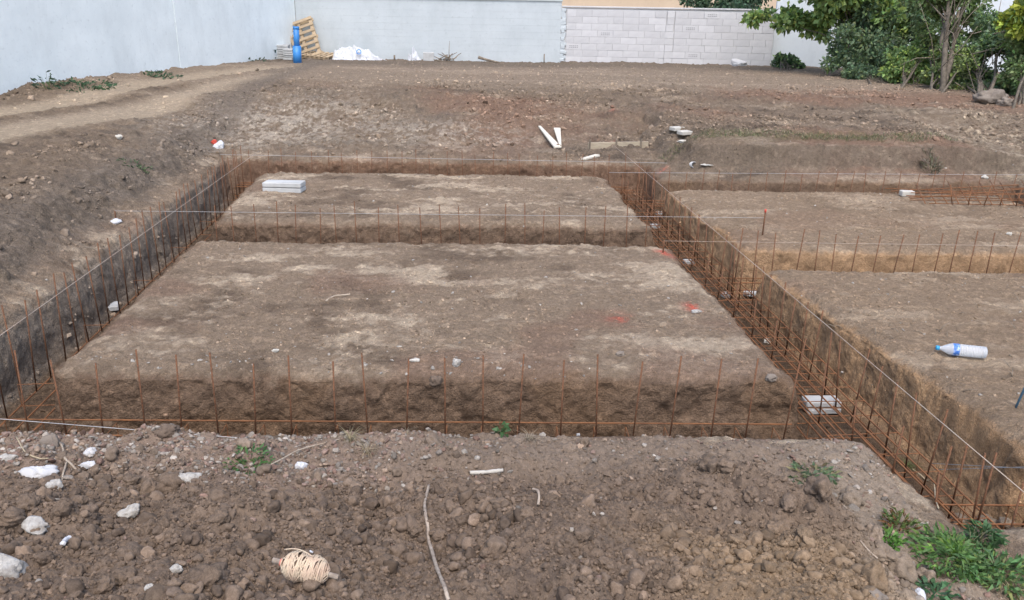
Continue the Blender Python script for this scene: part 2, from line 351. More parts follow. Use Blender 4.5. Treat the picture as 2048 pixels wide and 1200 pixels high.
bank = lerp(bank, (0.34, 0.315, 0.278), np.clip(grav, 0, 1) * sst(-0.35, 0.35, c_hi + 0.5 * c_mid) * 0.8)
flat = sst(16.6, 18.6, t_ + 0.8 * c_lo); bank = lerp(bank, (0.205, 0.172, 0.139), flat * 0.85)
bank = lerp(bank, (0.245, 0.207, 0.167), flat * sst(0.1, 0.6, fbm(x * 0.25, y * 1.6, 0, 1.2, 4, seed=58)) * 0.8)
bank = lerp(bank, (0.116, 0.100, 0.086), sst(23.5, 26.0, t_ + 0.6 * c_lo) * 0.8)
bank = lerp(bank, (0.138, 0.122, 0.108), zone_left * (1 - zone_l2) * 0.75)
bank = lerp(bank, (0.285, 0.245, 0.195), np.clip(trackw * 1.15, 0, 1) * sst(-0.9, 0.1, c_hi + 0.5))
bank = lerp(bank, (0.10, 0.115, 0.052), np.exp(-((t_ - 12.75) / 0.28) ** 2) * sst(3.2, 4.2, s_) * sst(7.6, 6.8, s_) * sst(-0.2, 0.5, c_mid + c_hi) * 0.55)
bank = lerp(bank, (0.29, 0.255, 0.205), sst(7.4, 8.4, s_) * sst(17, 14, t_) * sst(-0.1, 0.4, c_hi + 0.3 * c_mid) * 0.7)
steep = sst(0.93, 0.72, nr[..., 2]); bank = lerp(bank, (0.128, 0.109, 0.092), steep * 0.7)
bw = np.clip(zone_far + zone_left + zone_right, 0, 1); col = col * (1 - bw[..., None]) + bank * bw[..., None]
# cut faces: clay, greyer on the left, warm on the right and brightened there to imitate light
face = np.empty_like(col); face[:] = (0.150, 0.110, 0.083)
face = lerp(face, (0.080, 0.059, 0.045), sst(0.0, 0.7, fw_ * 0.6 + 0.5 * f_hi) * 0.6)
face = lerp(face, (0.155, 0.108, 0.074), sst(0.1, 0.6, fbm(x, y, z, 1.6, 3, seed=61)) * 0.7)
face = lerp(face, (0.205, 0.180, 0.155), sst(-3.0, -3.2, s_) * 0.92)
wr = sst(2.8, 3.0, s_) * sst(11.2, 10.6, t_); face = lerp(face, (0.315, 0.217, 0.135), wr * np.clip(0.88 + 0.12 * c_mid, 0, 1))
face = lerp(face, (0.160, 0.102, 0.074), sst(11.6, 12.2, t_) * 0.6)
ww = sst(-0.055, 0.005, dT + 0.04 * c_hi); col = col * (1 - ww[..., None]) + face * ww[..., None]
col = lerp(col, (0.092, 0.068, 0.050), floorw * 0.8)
for px_, py_, r_, a_ in ((1387, 612, 0.075, 1), (1240, 637, 0.10, 0.55), (1330, 503, 0.09, 0.9), (1228, 289, 0.09, 0.7), (1325, 330, 0.07, 0.6), (1222, 262, 0.06, 0.5)):
    g = gp(px_, py_, 0.0 if py_ > 400 else 0.1)
    w = np.exp(-(((x - g.x) / r_) ** 2 + ((y - g.y) / (r_ * 1.3)) ** 2)) * sst(-0.35, 0.25, c_hi + 0.3 * f_hi) * a_
    col = lerp(col, (0.42, 0.10, 0.075), w * (dT < 0.05))
ny_, nx_ = x.shape
idx = np.arange(ny_ * nx_, dtype=np.int32).reshape(ny_, nx_)
fc = np.stack([idx[:-1, :-1], idx[:-1, 1:], idx[1:, 1:], idx[1:, :-1]], -1).reshape(-1, 4)
col = col * np.array([1.05, 0.98, 0.89], np.float32)
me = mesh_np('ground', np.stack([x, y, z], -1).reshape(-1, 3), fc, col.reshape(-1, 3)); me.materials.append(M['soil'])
ground = tag(link(bpy.data.objects.new('ground', me)), 'excavated clay ground with foundation trenches between flat platforms', kind='structure')
print('ground', x.shape, len(fc) * 2)

# ------------------------------------------------------------------ the spoil heap in front
def mound_z(x, y):
    n = fbm(x, y, 0, 0.9, 3, seed=71)
    p = np.interp(y + 0.14 * n, [-4, -1, 0, 1.4, 1.8, 2.2, 2.6, 3.0, 3.4, 3.8, 4.2, 4.4], [0.3, 0.66, 0.7, 0.66, 0.60, 0.51, 0.40, 0.27, 0.15, 0.07, 0.02, -0.05])
    xe = np.interp(y, [1.5, 2.4, 3.2, 4.2], [1.15, 1.35, 1.62, 1.9]) + 0.12 * n
    for px_, py_, a_, r_ in ((1480, 960, 0.10, 0.30), (1640, 985, 0.10, 0.16), (950, 1000, 0.09, 0.25), (300, 1012, -0.10, 0.13), (200, 1000, -0.05, 0.12), (1290, 985, -0.05, 0.12), (560, 1080, 0.05, 0.22), (1200, 1120, 0.05, 0.25), (60, 1080, 0.04, 0.2), (430, 935, 0.03, 0.15), (820, 1110, -0.04, 0.15), (330, 868, 0.05, 0.10), (760, 868, 0.03, 0.2), (1250, 868, 0.03, 0.25)):
        q = gp(px_, py_, 0.3 if py_ > 920 else 0.05); p = p + a_ * np.exp(-((x - q.x) ** 2 + (y - q.y) ** 2) / (r_ * r_))
    return (p - 0.03) * (1 - sst(xe - 0.30, xe + 0.35, x)) + 0.03 + 0.07 * (1 - sst(xe - 0.3, xe + 0.3, x)) * fbm(x, y, 0, 1.6, 3, seed=72) * sst(4.0, 3.3, y)
th = np.linspace(radians(-62), radians(62), 1010); rr_ = np.concatenate([np.linspace(0.5, 1.9, 60, endpoint=False), 1.9 + 3.6 * np.linspace(0, 1, 380) ** 1.12])
T_, R_ = np.meshgrid(th, rr_); x = R_ * np.sin(T_); y = R_ * np.cos(T_) - 0.15
s_, t_ = ST(x, y); dT = trench_d(s_, t_)
z = mound_z(x, y)
gravelly = sst(-0.2, -0.9, x + 0.3 * fbm(x, y, 0, 1.5, 2, seed=73)) * sst(3.15, 3.35, y + 0.1 * fbm(x, y, 0, 2, 2, seed=74))
lowr = sst(1.3, 1.7, x)
loose = 1 - 0.65 * lowr
wob = fbm(x, y, 0, 14, 2, seed=75) * 0.012
z = z + 0.08 * fbm(x, y, 0, 2.2, 3, seed=76) * loose * sst(4.1, 3.6, y) + 0.025 * fbm(x, y, 0, 5, 3, seed=79) * loose + 0.020 * fbm(x, y, 0, 8, 3, seed=77) + loose * (0.40 * cells(x + wob, y + wob, 9, 81, 0.22) / 9 + 0.5 * cells(x + wob, y, 20, 85, 0.4) / 20 + 0.75 * cells(x, y + wob, 42, 89, 0.8) / 42 + 0.8 * cells(x + wob, y, 85, 95, 0.85) / 85) + 0.006 * fbm(x, y, 0, 60, 3, 0.6, seed=78)
z = np.where(dT > -0.06, z - 0.05, z - 0.05 * sst(-0.22, -0.06, dT))
z = z - 2.0 * sst(-0.05, 0.02, dT); z = np.where((t_ > 4.26) | ((s_ > 2.6) & (t_ > 3.3)), -2.0, z)
z = np.where((x > 1.9) , z - 0.06 * sst(1.9, 2.3, x), z)
c1 = fbm(x, y, 0, 1.3, 4, seed=91); c2 = fbm(x, y, z, 12, 4, 0.6, seed=92)
def mound_col(x, y, c1, c2):
    k = np.empty(x.shape + (3,), np.float32); k[:] = (0.138, 0.102, 0.075)
    k = lerp(k, (0.096, 0.072, 0.055), sst(0.0, 0.6, c2))
    k = lerp(k, (0.185, 0.132, 0.083), sst(0.25, 0.9, x * 0.85 + (2.9 - y) * 0.5 + 0.5 * c1 - 0.15) * sst(3.1, 2.7, y) * 0.75)
    k = lerp(k, (0.165, 0.129, 0.099), sst(3.2, 3.6, y + 0.15 * c1) * 0.8)
    k = lerp(k, (0.190, 0.152, 0.115), sst(1.35, 1.75, x + 0.2 * c1) * 0.85)
    return k
col = mound_col(x, y, c1, c2); col = lerp(col, (0.175, 0.128, 0.098), gravelly * 0.6)
col = lerp(col, (0.15, 0.110, 0.085), sst(-0.12, 0.0, dT))
ny_, nx_ = x.shape; idx = np.arange(ny_ * nx_, dtype=np.int32).reshape(ny_, nx_)
fc = np.stack([idx[:-1, :-1], idx[1:, :-1], idx[1:, 1:], idx[:-1, 1:]], -1).reshape(-1, 4)[:, ::-1]
fc = fc[(z.ravel()[fc] > -0.9).any(1)]
me = mesh_np('soil_heap', np.stack([x, y, z], -1).reshape(-1, 3), fc, col.reshape(-1, 3)); me.materials.append(M['heap'])
heap = tag(link(bpy.data.objects.new('soil_heap', me)), 'heap of loose brown soil in the foreground', kind='structure')
print('heap', x.shape, len(fc) * 2)
bpy.context.view_layer.update()
def hit(px, py, lift=0.0):
    d = pix(px, py).normalized(); o = Vector((0, 0, H)); best = None
    for ob in (ground, heap):
        ok, p, n, i = ob.ray_cast(o, d)
        if ok and (best is None or (p - o).length < (best - o).length): best = p.copy()
    k = 27.55 - 0.065 * (best.x if best else 0)                  # keep clear of the back wall
    if best is None or best.y > k:
        q = at(px, py, k); best = Vector((q.x, k, drop(q.x, k)))
    return best + Vector((0, 0, lift))
def drop(x, y):
    best = -9
    for ob in (ground, heap):
        ok, p, n, i = ob.ray_cast(Vector((x, y, 8)), Vector((0, 0, -1)))
        if ok: best = max(best, p.z)
    return best

# ------------------------------------------------------------------ boundary walls and buildings behind
CA, CB = Vector((-7.24, 28.5)), Vector((8.16, 27.5))          # back wall: corner with the left wall, right end
bdir = (CB - CA).normalized(); bang = math.atan2(bdir.y, bdir.x); BL = (CB - CA).length
split = 8.68                                                   # where the painted part ends and bare bricks begin
def frame_at(p, ang): return Matrix.Translation((p.x, p.y, 0)) @ Matrix.Rotation(ang, 4, 'Z')
# painted part
pw = thing('painted_wall', 'grey white painted block wall at the back with faint horizontal courses', 'wall', (CA.x, CA.y, 0.1), bang)
MB().box((split / 2, 0.13, 1.15), (split, 0.2, 2.36)).build('core', M['grey_wall'], pw)
for k in range(11):
    MB().box((split / 2, 0.02, 0.15 + k * 0.205 + 0.1), (split - 0.01, 0.05, 0.2042), bev=0.0025).build('course', M['grey_wall'], pw)
MB().box((split / 2, 0.11, 2.36), (split + 0.06, 0.3, 0.06), bev=0.008).build('coping', M['grey_wall'], pw)
# bare brick part
bw_ = thing('brick_wall', 'bare white brick wall at the back with visible joints', 'wall', (CA.x + bdir.x * split, CA.y + bdir.y * split, 0.1), bang)
bl = BL - split
MB().box((bl / 2 + 0.004, 0.14, 1.075), (bl - 0.01, 0.2, 2.15)).build('mortar_bed', M['mortar'], bw_)
MB().box((bl / 2 + 0.01, 0.125, 2.18), (bl, 0.25, 0.05), bev=0.01).build('coping', M['block'], bw_)
bmeshes = {}
def brick_mesh(L):
    L = round(L, 2)
    if L not in bmeshes:
        mm = MB().box((0, 0, 0), (L - 0.004, 0.05, 0.2015), bev=0.0025).mesh('brick'); mm.materials.append(M['block']); bmeshes[L] = mm
    return bmeshes[L]
rb = random.Random(3)
pil = bl * 0.515
for r in range(10):
    for a, b in ((0.18, pil - 0.14), (pil + 0.14, bl - 0.02)):
        p = a; first = True
        while p < b - 0.02:
            L = 0.25 + 0.05 * rb.randint(0, 3) if (first and r % 2) else 0.5
            if rb.random() < 0.05: L = 0.3
            first = False
            L = min(L, b - p)
            if b - p - L < 0.12: L = b - p
            o = link(bpy.data.objects.new('brick', brick_mesh(L)), bw_)
            o.location = (p + L / 2, 0.036 + rb.uniform(-0.005, 0.005), 0.15 + r * 0.205); o.rotation_euler = (rb.uniform(-.004, .004), 0, rb.uniform(-.006, .006))
            if rb.random() < 0.11 and L > 0.4:
                mk = MB()
                for q in range(2):
                    for w in range(5): mk.box((-0.12 + w * 0.06, -0.0265, 0.022 - q * 0.05), (0.028 + 0.018 * rb.random(), 0.003, 0.02))
                mk.build('printed_mark', M['ink'], o)
            p += L
for k in range(10):
    o = MB().box((pil + rb.uniform(-.015, .015), 0.03, 0.15 + k * 0.205), (0.26 + rb.uniform(-.04, .03), 0.05, 0.2), bev=0.006).build('pillar_block', M['block'], bw_)
j = MB(); n = 26
for k in range(n): j.box((0.07 + rb.uniform(-.03, .03), 0.03 + rb.uniform(-.01, .01), 0.06 + k * 2.1 / n), (0.17 + rb.uniform(-.06, .05), 0.06, 0.1), Euler((0, rb.uniform(-.3, .3), 0)).to_matrix(), bev=0.012)
j.build('mortar_joint', M['grey_wall'], bw_)
# left wall: rendered panels running towards the camera
LA = Vector((-7.24, 28.5)); LB = Vector((-9.62, 15.2)); ld = (LB - LA).normalized(); lang = math.atan2(ld.y, ld.x)
lw = thing('rendered_wall', 'tall white rendered wall along the dirt track on the left', 'wall', (LA.x, LA.y, 0), lang)
pos = 0.0
for L in (7.05, 6.35, 5.2, 7.0):
    MB().box((pos + L / 2, -0.15, 2.0), (L - 0.022, 0.3, 4.3), bev=0.012).build('panel', M['render_wall'], lw)
    MB().box((pos + L, -0.12, 2.0), (0.10, 0.2, 4.2)).build('joint_strip', M['grey_wall'], lw)
    pos += L
# white house wall on the right, beige house and hedge behind the back wall
hw = thing('white_house', 'plain white rendered house wall standing behind the trees', 'house', (8.25, 27.9, 0), radians(-14))
MB().box((9, 0.2, 3.0), (18, 0.4, 6.6), bev=0.02).build('wall', M['house'], hw)
MB().box((9, 0.1, 6.45), (18.5, 1.0, 0.22), bev=0.02).build('eaves', M['house'], hw)
bh = thing('beige_house', 'beige house wall showing just above the back wall', 'house', (0, 40, 0))
MB().box((3.2, 0.2, 3.2), (22, 0.4, 7.0)).build('wall', M['beige'], bh)
MB().box((3.2, -0.02, 6.9), (22.6, 1.2, 0.25), bev=0.02).build('eaves', M['mortar'], bh)
for wx_ in (-3.5, 0.2, 5.4): 
    w = MB().box((wx_, -0.02, 4.0), (1.2, 0.1, 1.3), bev=0.01).build('window', M['house'], bh); MB().box((wx_, -0.085, 4.0), (1.0, 0.03, 1.1)).build('pane', M['black_hole'], w)
MB().box((1.55, -0.06, 3.0), (0.09, 0.09, 6.4)).build('downpipe', M['beige'], bh)

# ------------------------------------------------------------------ rebar cages in the trenches
def bar_mesh(r, n=6, mt='rust'):
    m = MB().tube([(0, 0, 0), (0, 0, 0.5), (0, 0, 1)], r, n); m.smooth = True; me = m.mesh('bar'); me.materials.append(M[mt]); return me
BARV, BARL = bar_mesh(0.0054), bar_mesh(0.0058, 6, 'rust_bright')
rc = random.Random(5)
def place_bar(name, me, a, b, parent):
    a, b = Vector(a), Vector(b); o = bpy.data.objects.new(name, me); link(o, parent)
    o.location = a; o.rotation_mode = 'QUATERNION'; o.rotation_quaternion = (b - a).to_track_quat('Z', 'Y'); o.scale = (1, 1, (b - a).length); return o
stir_cache = {}
def stirrup_mesh(w, h):
    if (w, h) not in stir_cache:
        m = MB().tube([(-w/2, 0, 0), (w/2, 0, 0), (w/2, 0, h), (-w/2, 0, h), (-w/2, 0, 0.001)], 0.0034, 5); me = m.mesh('stirrup'); me.materials.append(M['rust_bright']); stir_cache[(w, h)] = me
    return stir_cache[(w, h)]
ZB = -DEP + 0.07
def cage(label, along, a, b, c, rows, step, top=0.26, width=0.36, h=0.17, nl=3, skip=None, upper=True, lean=0.0, every=1):
    """along: 's' or 't' axis; from a to b at cross position c; rows: cross offsets of the upright bars"""
    P = (lambda u, v, z: W(u, v, z)) if along == 's' else (lambda u, v, z: W(v, u, z))
    o0 = P((a + b) / 2, c, ZB); root = thing('rebar_cage', label, 'rebar cage', o0, group='rebar cages laid in the foundation trenches')
    Q = lambda u, v, z: P(u, v, z) - o0
    for lvl in ((0, h) if upper else (0,)):
        for k in range(nl):
            v = c - width / 2 + width * k / (nl - 1) + rc.uniform(-.012, .012); v2 = v + rc.uniform(-.025, .025)
            place_bar('long_bar', BARL, Q(a + rc.uniform(0, .15), v, ZB + lvl + rc.uniform(-.008, .012)), Q(b - rc.uniform(0, .15), v2, ZB + lvl + rc.uniform(-.008, .012)), root)
    ax = (P(1, 0, 0) - P(0, 0, 0)).normalized(); ang = math.atan2(ax.y, ax.x) - pi / 2 * 1
    u = a + 0.12; cnt = 0
    while u < b - 0.05:
        uu = u + rc.uniform(-.025, .025)
        cnt += 1
        if cnt % every == 0: o = link(bpy.data.objects.new('stirrup', stirrup_mesh(width, h)), root); o.location = Q(uu, c, ZB - 0.004); o.rotation_euler = (0, 0, ang + rc.uniform(-.05, .05))
        for rv in rows:
            if len(rows) > 1 and rv < 0 and cnt % 2: continue
            tz = top + (rv * 0.5 if len(rows) > 1 else 0) + rc.uniform(-.05, .03); uo = uu + rc.uniform(-.02, .02)
            place_bar('upright_bar', BARV, Q(uo, c + rv + rc.uniform(-.015, .015), ZB), Q(uo + lean + rc.uniform(-.035, .035), c + rv + rc.uniform(-.035, .035), tz), root)
        u += step
    return root
cage('rebar cage with tall uprights in the front trench before the central platform', 's', -3.2, 2.35, 4.60, (0.02,), 0.236, 0.27, lean=0.01)
cage('rebar cage in the long left trench beside the dirt bank', 't', 4.3, 12.4, -2.90, (-0.12,), 0.232, 0.27, upper=False, width=0.26, every=5)
cage('rebar cage in the trench between the two central platforms', 's', -2.6, 2.35, 8.62, (0.05,), 0.222, 0.27)
cage('rebar cage in the far back trench below the rubble slope', 's', -3.2, 2.9, 12.16, (0.03,), 0.222, 0.25)
cage('double row rebar cage in the long diagonal trench on the right', 't', 3.42, 12.3, 2.69, (-0.06, 0.17), 0.232, 0.03, width=0.48, nl=6)
cage('rebar cage in the short trench between the two right platforms', 's', 2.75, 8.0, 7.76, (0.02,), 0.198, 0.27, lean=0.02)
cage('rebar cage in the far right trench below the grassy bank', 's', 2.75, 8.0, 11.28, (0.02,), 0.23, 0.20, lean=0.02)
cage('rebar cage at the lower right corner of the dig', 's', 2.5, 6.0, 3.72, (0.05,), 0.25, 0.16, lean=0.02)
# loose cage lying on the right platform
q0 = W(6.75, 10.45); p0 = Vector((q0.x, q0.y, drop(q0.x, q0.y))); rp = thing('loose_rebar_cage', 'heap of loose bent rebar lying on the far right platform', 'rebar', p0)
for k in range(9):
    y0 = -0.45 + 0.11 * k; place_bar('loose_bar', BARL, (-0.75 + rc.uniform(-.15, .15), y0 * 0.8, 0.03 + 0.02 * (k % 3)), (0.8 + rc.uniform(-.15, .15), y0 * 0.8 + rc.uniform(-.12, .12), 0.03 + 0.05 * (k % 4)), rp)
for k in range(11):
    x0 = -0.7 + 0.14 * k; place_bar('loose_bar', BARL, (x0, -0.42, 0.04), (x0 + 0.25, 0.42, 0.08 + rc.uniform(0, .12)), rp)
for k in range(6): 
    x0 = -0.35 + 0.2 * k; place_bar('loose_bar', BARL, (x0, -0.4, 0.02), (x0 + rc.uniform(-.08, .08), -0.36, 0.26 + rc.uniform(-.06, .06)), rp)

# ------------------------------------------------------------------ scattered clods, gravel and pebbles
def lumpy(seed, sub=3, amp=0.35, flat=0.8, facet=0.0):
    bm = bmesh.new(); bmesh.ops.create_icosphere(bm, subdivisions=sub, radius=1); bm.verts.ensure_lookup_table()
    P = np.array([v.co[:] for v in bm.verts], np.float32)
    n = fbm(P[:, 0], P[:, 1], P[:, 2], 1.1, 2, seed=seed) * amp + fbm(P[:, 0], P[:, 1], P[:, 2], 3.1, 3, 0.65, seed=seed + 1) * amp * 0.6
    P = P * (1 + n)[:, None]
    if facet:
        r = np.random.default_rng(seed)
        for _ in range(9):
            d = r.normal(size=3); d /= np.linalg.norm(d); q = P @ d; lim = r.uniform(0.55, 0.85); P = P - np.maximum(q - lim, 0)[:, None] * d * facet
    P[:, 2] *= flat
    me = bpy.data.meshes.new('clod')
    for v, p in zip(bm.verts, P): v.co = p
    bm.to_mesh(me); bm.free(); me.polygons.foreach_set('use_smooth', np.ones(len(me.polygons), bool)); return me
vcol = bpy.data.collections.new('clod_shapes'); scol = bpy.data.collections.new('stone_shapes')
CLODS = []; STONES = []
for k in range(9):
    me = lumpy(200 + k * 7, 3, 0.40, 0.85, 0.3); me.materials.append(M['clod']); CLODS.append(me)
    vcol.objects.link(bpy.data.objects.new('clod_shape_%d' % k, me))
for k in range(8):
    me = lumpy(400 + k * 7, 3, 0.22, 0.7, 0.9); me.materials.append(M['clod']); STONES.append(me)
    scol.objects.link(bpy.data.objects.new('stone_shape_%d' % k, me))
def scatter(name, label, pts, rad, cols, coll, nvar, flatness=None):
    n = len(pts); me = bpy.data.meshes.new(name); me.vertices.add(n); me.vertices.foreach_set('co', np.asarray(pts, np.float32).ravel())
    a = me.attributes.new('rot', 'FLOAT_VECTOR', 'POINT'); e = RNG.uniform(0, 6.28, (n, 3)); e[:, :2] = RNG.normal(0, 0.45, (n, 2)); a.data.foreach_set('vector', e.astype(np.float32).ravel())
    sc = np.asarray(rad)[:, None] * RNG.uniform(0.75, 1.3, (n, 3))
    a = me.attributes.new('scl', 'FLOAT_VECTOR', 'POINT'); a.data.foreach_set('vector', sc.astype(np.float32).ravel())
    a = me.attributes.new('pick', 'INT', 'POINT'); a.data.foreach_set('value', RNG.integers(0, nvar, n).astype(np.int32))
    a = me.attributes.new('col', 'FLOAT_COLOR', 'POINT'); c = np.ones((n, 4), np.float32); c[:, :3] = cols; a.data.foreach_set('color', c.ravel())
    o = tag(link(bpy.data.objects.new(name, me)), label, kind='stuff')
    ng = bpy.data.node_groups.new(name, 'GeometryNodeTree'); ng.interface.new_socket('Geometry', in_out='INPUT', socket_type='NodeSocketGeometry'); ng.interface.new_socket('Geometry', in_out='OUTPUT', socket_type='NodeSocketGeometry')
    gi = ng.nodes.new('NodeGroupInput'); go = ng.nodes.new('NodeGroupOutput'); ip = ng.nodes.new('GeometryNodeInstanceOnPoints'); ci = ng.nodes.new('GeometryNodeCollectionInfo')
    ci.inputs['Collection'].default_value = coll; ci.inputs['Separate Children'].default_value = True; ci.inputs['Reset Children'].default_value = True
    def attr(nm, ty): 
        q = ng.nodes.new('GeometryNodeInputNamedAttribute'); q.data_type = ty; q.inputs['Name'].default_value = nm; return q.outputs['Attribute']
    L = ng.links.new
    L(gi.outputs[0], ip.inputs['Points']); L(ci.outputs[0], ip.inputs['Instance']); ip.inputs['Pick Instance'].default_value = True
    L(attr('pick', 'INT'), ip.inputs['Instance Index']); L(attr('rot', 'FLOAT_VECTOR'), ip.inputs['Rotation']); L(attr('scl', 'FLOAT_VECTOR'), ip.inputs['Scale']); L(ip.outputs[0], go.inputs[0])
    o.modifiers.new('scatter', 'NODES').node_group = ng
    return o
hz_pts = np.empty(len(heap.data.vertices) * 3, np.float32); heap.data.vertices.foreach_get('co', hz_pts); hz_pts = hz_pts.reshape(-1, 3)
gz_pts = np.empty(len(ground.data.vertices) * 3, np.float32); ground.data.vertices.foreach_get('co', gz_pts); gz_pts = gz_pts.reshape(-1, 3)
def sample(P, w, n):
    w = np.maximum(w, 0); return P[RNG.choice(len(P), n, p=w / w.sum())]
def plaw(n, lo, hi, e=2.2):
    u = RNG.random(n); return (lo ** (1 - e) + u * (hi ** (1 - e) - lo ** (1 - e))) ** (1 / (1 - e))
# area weights per vertex (fan grid: area ~ r * dr; tensor grid: ds * dt)
hr = np.linalg.norm(hz_pts[:, :2], axis=1); R2 = np.repeat(np.gradient(rr_), len(th)); harea = hr * R2
hs, ht = ST(hz_pts[:, 0], hz_pts[:, 1]); hd = trench_d(hs, ht)
inview = (hz_pts[:, 1] > 0.9) & (np.abs(hz_pts[:, 0]) < 0.75 * hz_pts[:, 1] + 0.7)
def heap_cols(p, jit=0.16):
    k = mound_col(p[:, 0], p[:, 1], fbm(p[:, 0], p[:, 1], 0, 1.3, 4, seed=91), RNG.normal(0, 0.5, len(p)).astype(np.float32))
    return k * (1 + RNG.normal(0, jit, (len(p), 1)))
# patchy clusters of clods
patch = sst(-0.35, 0.45, fbm(hz_pts[:, 0], hz_pts[:, 1], 0, 1.8, 3, seed=101))
w1 = harea * inview * (hd < -0.1) * (ht < 4.2) * (hs < 2.6) * sst(1.75, 1.45, hz_pts[:, 0]) * sst(3.75, 3.3, hz_pts[:, 1]) 
p = sample(hz_pts, w1 * (0.10 + patch ** 2), 3600); r = plaw(3600, 0.009, 0.034, 2.7); p = p.copy(); p[:, 2] += r * 0.25
scatter('soil_clods', 'brown crumbly clods covering the soil heap', p, r, heap_cols(p), vcol, 9)
p = sample(hz_pts, w1 * (0.5 + patch) + harea * inview * (hd < -0.08) * (ht < 4.2) * (hs < 2.6) * 0.25, 46000); r = plaw(46000, 0.0032, 0.0095, 2.0); p = p.copy(); p[:, 2] += r * 0.2
scatter('soil_crumbs', 'fine soil crumbs over the heap', p, r, heap_cols(p), vcol, 9)
# gravel on the berm at the left and along the trench lip
def stone_cols(n):
    base = np.array([(0.30, 0.215, 0.175), (0.34, 0.30, 0.255), (0.27, 0.235, 0.20), (0.25, 0.165, 0.13), (0.42, 0.38, 0.33), (0.36, 0.27, 0.20)], np.float32)
    return base[RNG.integers(0, len(base), n)] * 0.62 * (1 + RNG.normal(0, 0.14, (n, 1)))
wg = harea * inview * (hd < -0.04) * (ht < 4.2) * (hs < 2.6) * (sst(3.15, 3.5, hz_pts[:, 1]) * (0.08 + sst(0.2, -1.1, hz_pts[:, 0])) + 0.02 + 0.25 * sst(1.35, 1.7, hz_pts[:, 0]))
p = sample(hz_pts, wg, 4200); r = plaw(4200, 0.005, 0.022, 2.3); p = p.copy(); p[:, 2] += r * 0.3
scatter('berm_gravel', 'reddish and grey gravel along the trench lip', p, r, stone_cols(4200), scol, 8)
# ground: clods on the banks, pebbles on the platforms, crumbs at the foot of the cut faces
ga = (np.gradient(tl)[:, None] * np.gradient(sl)[None, :]).ravel(); gs, gt = ST(gz_pts[:, 0], gz_pts[:, 1]); gd = trench_d(gs, gt)
gcol = np.empty(len(gz_pts) * 4, np.float32); ground.data.attributes['col'].data.foreach_get('color', gcol); gcol = gcol.reshape(-1, 4)[:, :3]
view = (gz_pts[:, 1] > 3.2) & (np.abs(gz_pts[:, 0]) < 0.68 * gz_pts[:, 1] + 0.8) & (gz_pts[:, 1] < 27)
def on_ground(name, label, w, n, lo, hi, e, tint=1.0, jit=0.2, coll=None, own=None):
    i = RNG.choice(len(gz_pts), n, p=w / w.sum()); p = gz_pts[i].copy(); r = plaw(n, lo, hi, e); p[:, 2] += r * 0.15
    k = gcol[i] * tint * (1 + RNG.normal(0, jit, (n, 1))) if own is None else own
    scatter(name, label, p, r, np.clip(k, 0.02, 0.8), coll or vcol, 9 if (coll or vcol) is vcol else 8)
g_td = (gz_pts[:, 0] - ta.x) * tn.x + (gz_pts[:, 1] - ta.y) * tn.y; offtrack = 1 - 0.9 * sst(0.9, 0.5, g_td) * sst(-3.0, -2.6, g_td)
pch = sst(-0.1, 0.5, fbm(gz_pts[:, 0], gz_pts[:, 1], 0, 0.9, 3, seed=111))
bankw = np.clip(sst(12.4, 12.9, gt) * sst(20, 16.5, gt) + sst(-3.35, -3.6, gs) * sst(-5.6, -4.6, gs), 0, 1) * offtrack
on_ground('bank_clods', 'loose clods on the banks around the dig', ga * view * bankw * (0.15 + pch) * (gd < -0.03), 12000, 0.008, 0.048, 2.9, 1.1, 0.2)
on_ground('bank_rubble', 'pale rubble on the banks around the dig', ga * view * bankw * (0.05 + pch) * (gd < -0.03), 3400, 0.008, 0.036, 2.7, 1.35, 0.25, scol)
plat = (gd < -0.05) * (gt > 4.3) * (gt < 12.4) * (gs > -3.4)
on_ground('platform_crumbs', 'small crumbs of clay on the platforms', ga * view * plat * (0.2 + pch), 14000, 0.003, 0.012, 2.6, 1.0, 0.2)
n = 480; cc = np.empty((n, 3)); cc[:] = (0.27, 0.25, 0.22); cc *= 1 + RNG.normal(0, 0.18, (n, 1))
edge = np.exp(-((gt - 5.05) / 0.22) ** 2) * (gs < 1.0) * 3 + 0.25
on_ground('platform_pebbles', 'pale pebbles strewn over the platforms', ga * view * plat * edge, n, 0.005, 0.017, 2.4, coll=scol, own=cc)
on_ground('trench_crumbs', 'crumbled clay on the trench floors', ga * view * (gd > 0.06) * (gt > 3), 3500, 0.006, 0.026, 2.4, 1.15, 0.2)
on_ground('yard_crumbs', 'clods strewn over the graded yard at the back', ga * view * sst(17, 19, gt) * (gs > -4.5) * offtrack, 2600, 0.008, 0.03, 2.8, 1.3, 0.2)

# ------------------------------------------------------------------ mason's lines
def line(label, pts, m='string', r=0.0022, sag=0.0):
    P = [Vector(p) for p in pts]; path = []
    for a, b in zip(P[:-1], P[1:]):
        for k in range(12): u = k / 12; q = a.lerp(b, u); q.z -= sag * 4 * u * (1 - u); path.append(q)
    path.append(P[-1]); o = P[0].copy(); mb = MB().tube([p - o for p in path], r, 5)
    ob = mb.build('mason_line', M[m], None, True); ob.location = o
    return tag(ob, label, 'string', 'taut mason lines over the trenches')
def stake(label, px, py, h, r=0.008, m='rust', tilt=(0, 0), tip=None):
    p = hit(px, py); t = thing('marking_stake', label, 'stake', p, group='marking stakes')
    MB().tube([(0, 0, -0.08), (tilt[0] * 0.5, tilt[1] * 0.5, h * 0.5), (tilt[0], tilt[1], h)], r, 7).build('rod', M[m], t, True)
    if tip: MB().tube([(tilt[0], tilt[1], h - 0.01), (tilt[0], tilt[1], h + 0.025)], r * 1.5, 7).build('painted_tip', M[tip], t, True)
    return p + Vector((tilt[0], tilt[1], h))
e1 = stake('thin stake by the left bank holding the middle line', 232, 440, 0.10)
e2 = stake('stake with red tip on the far right platform edge', 1525, 470, 0.26, tip='red')
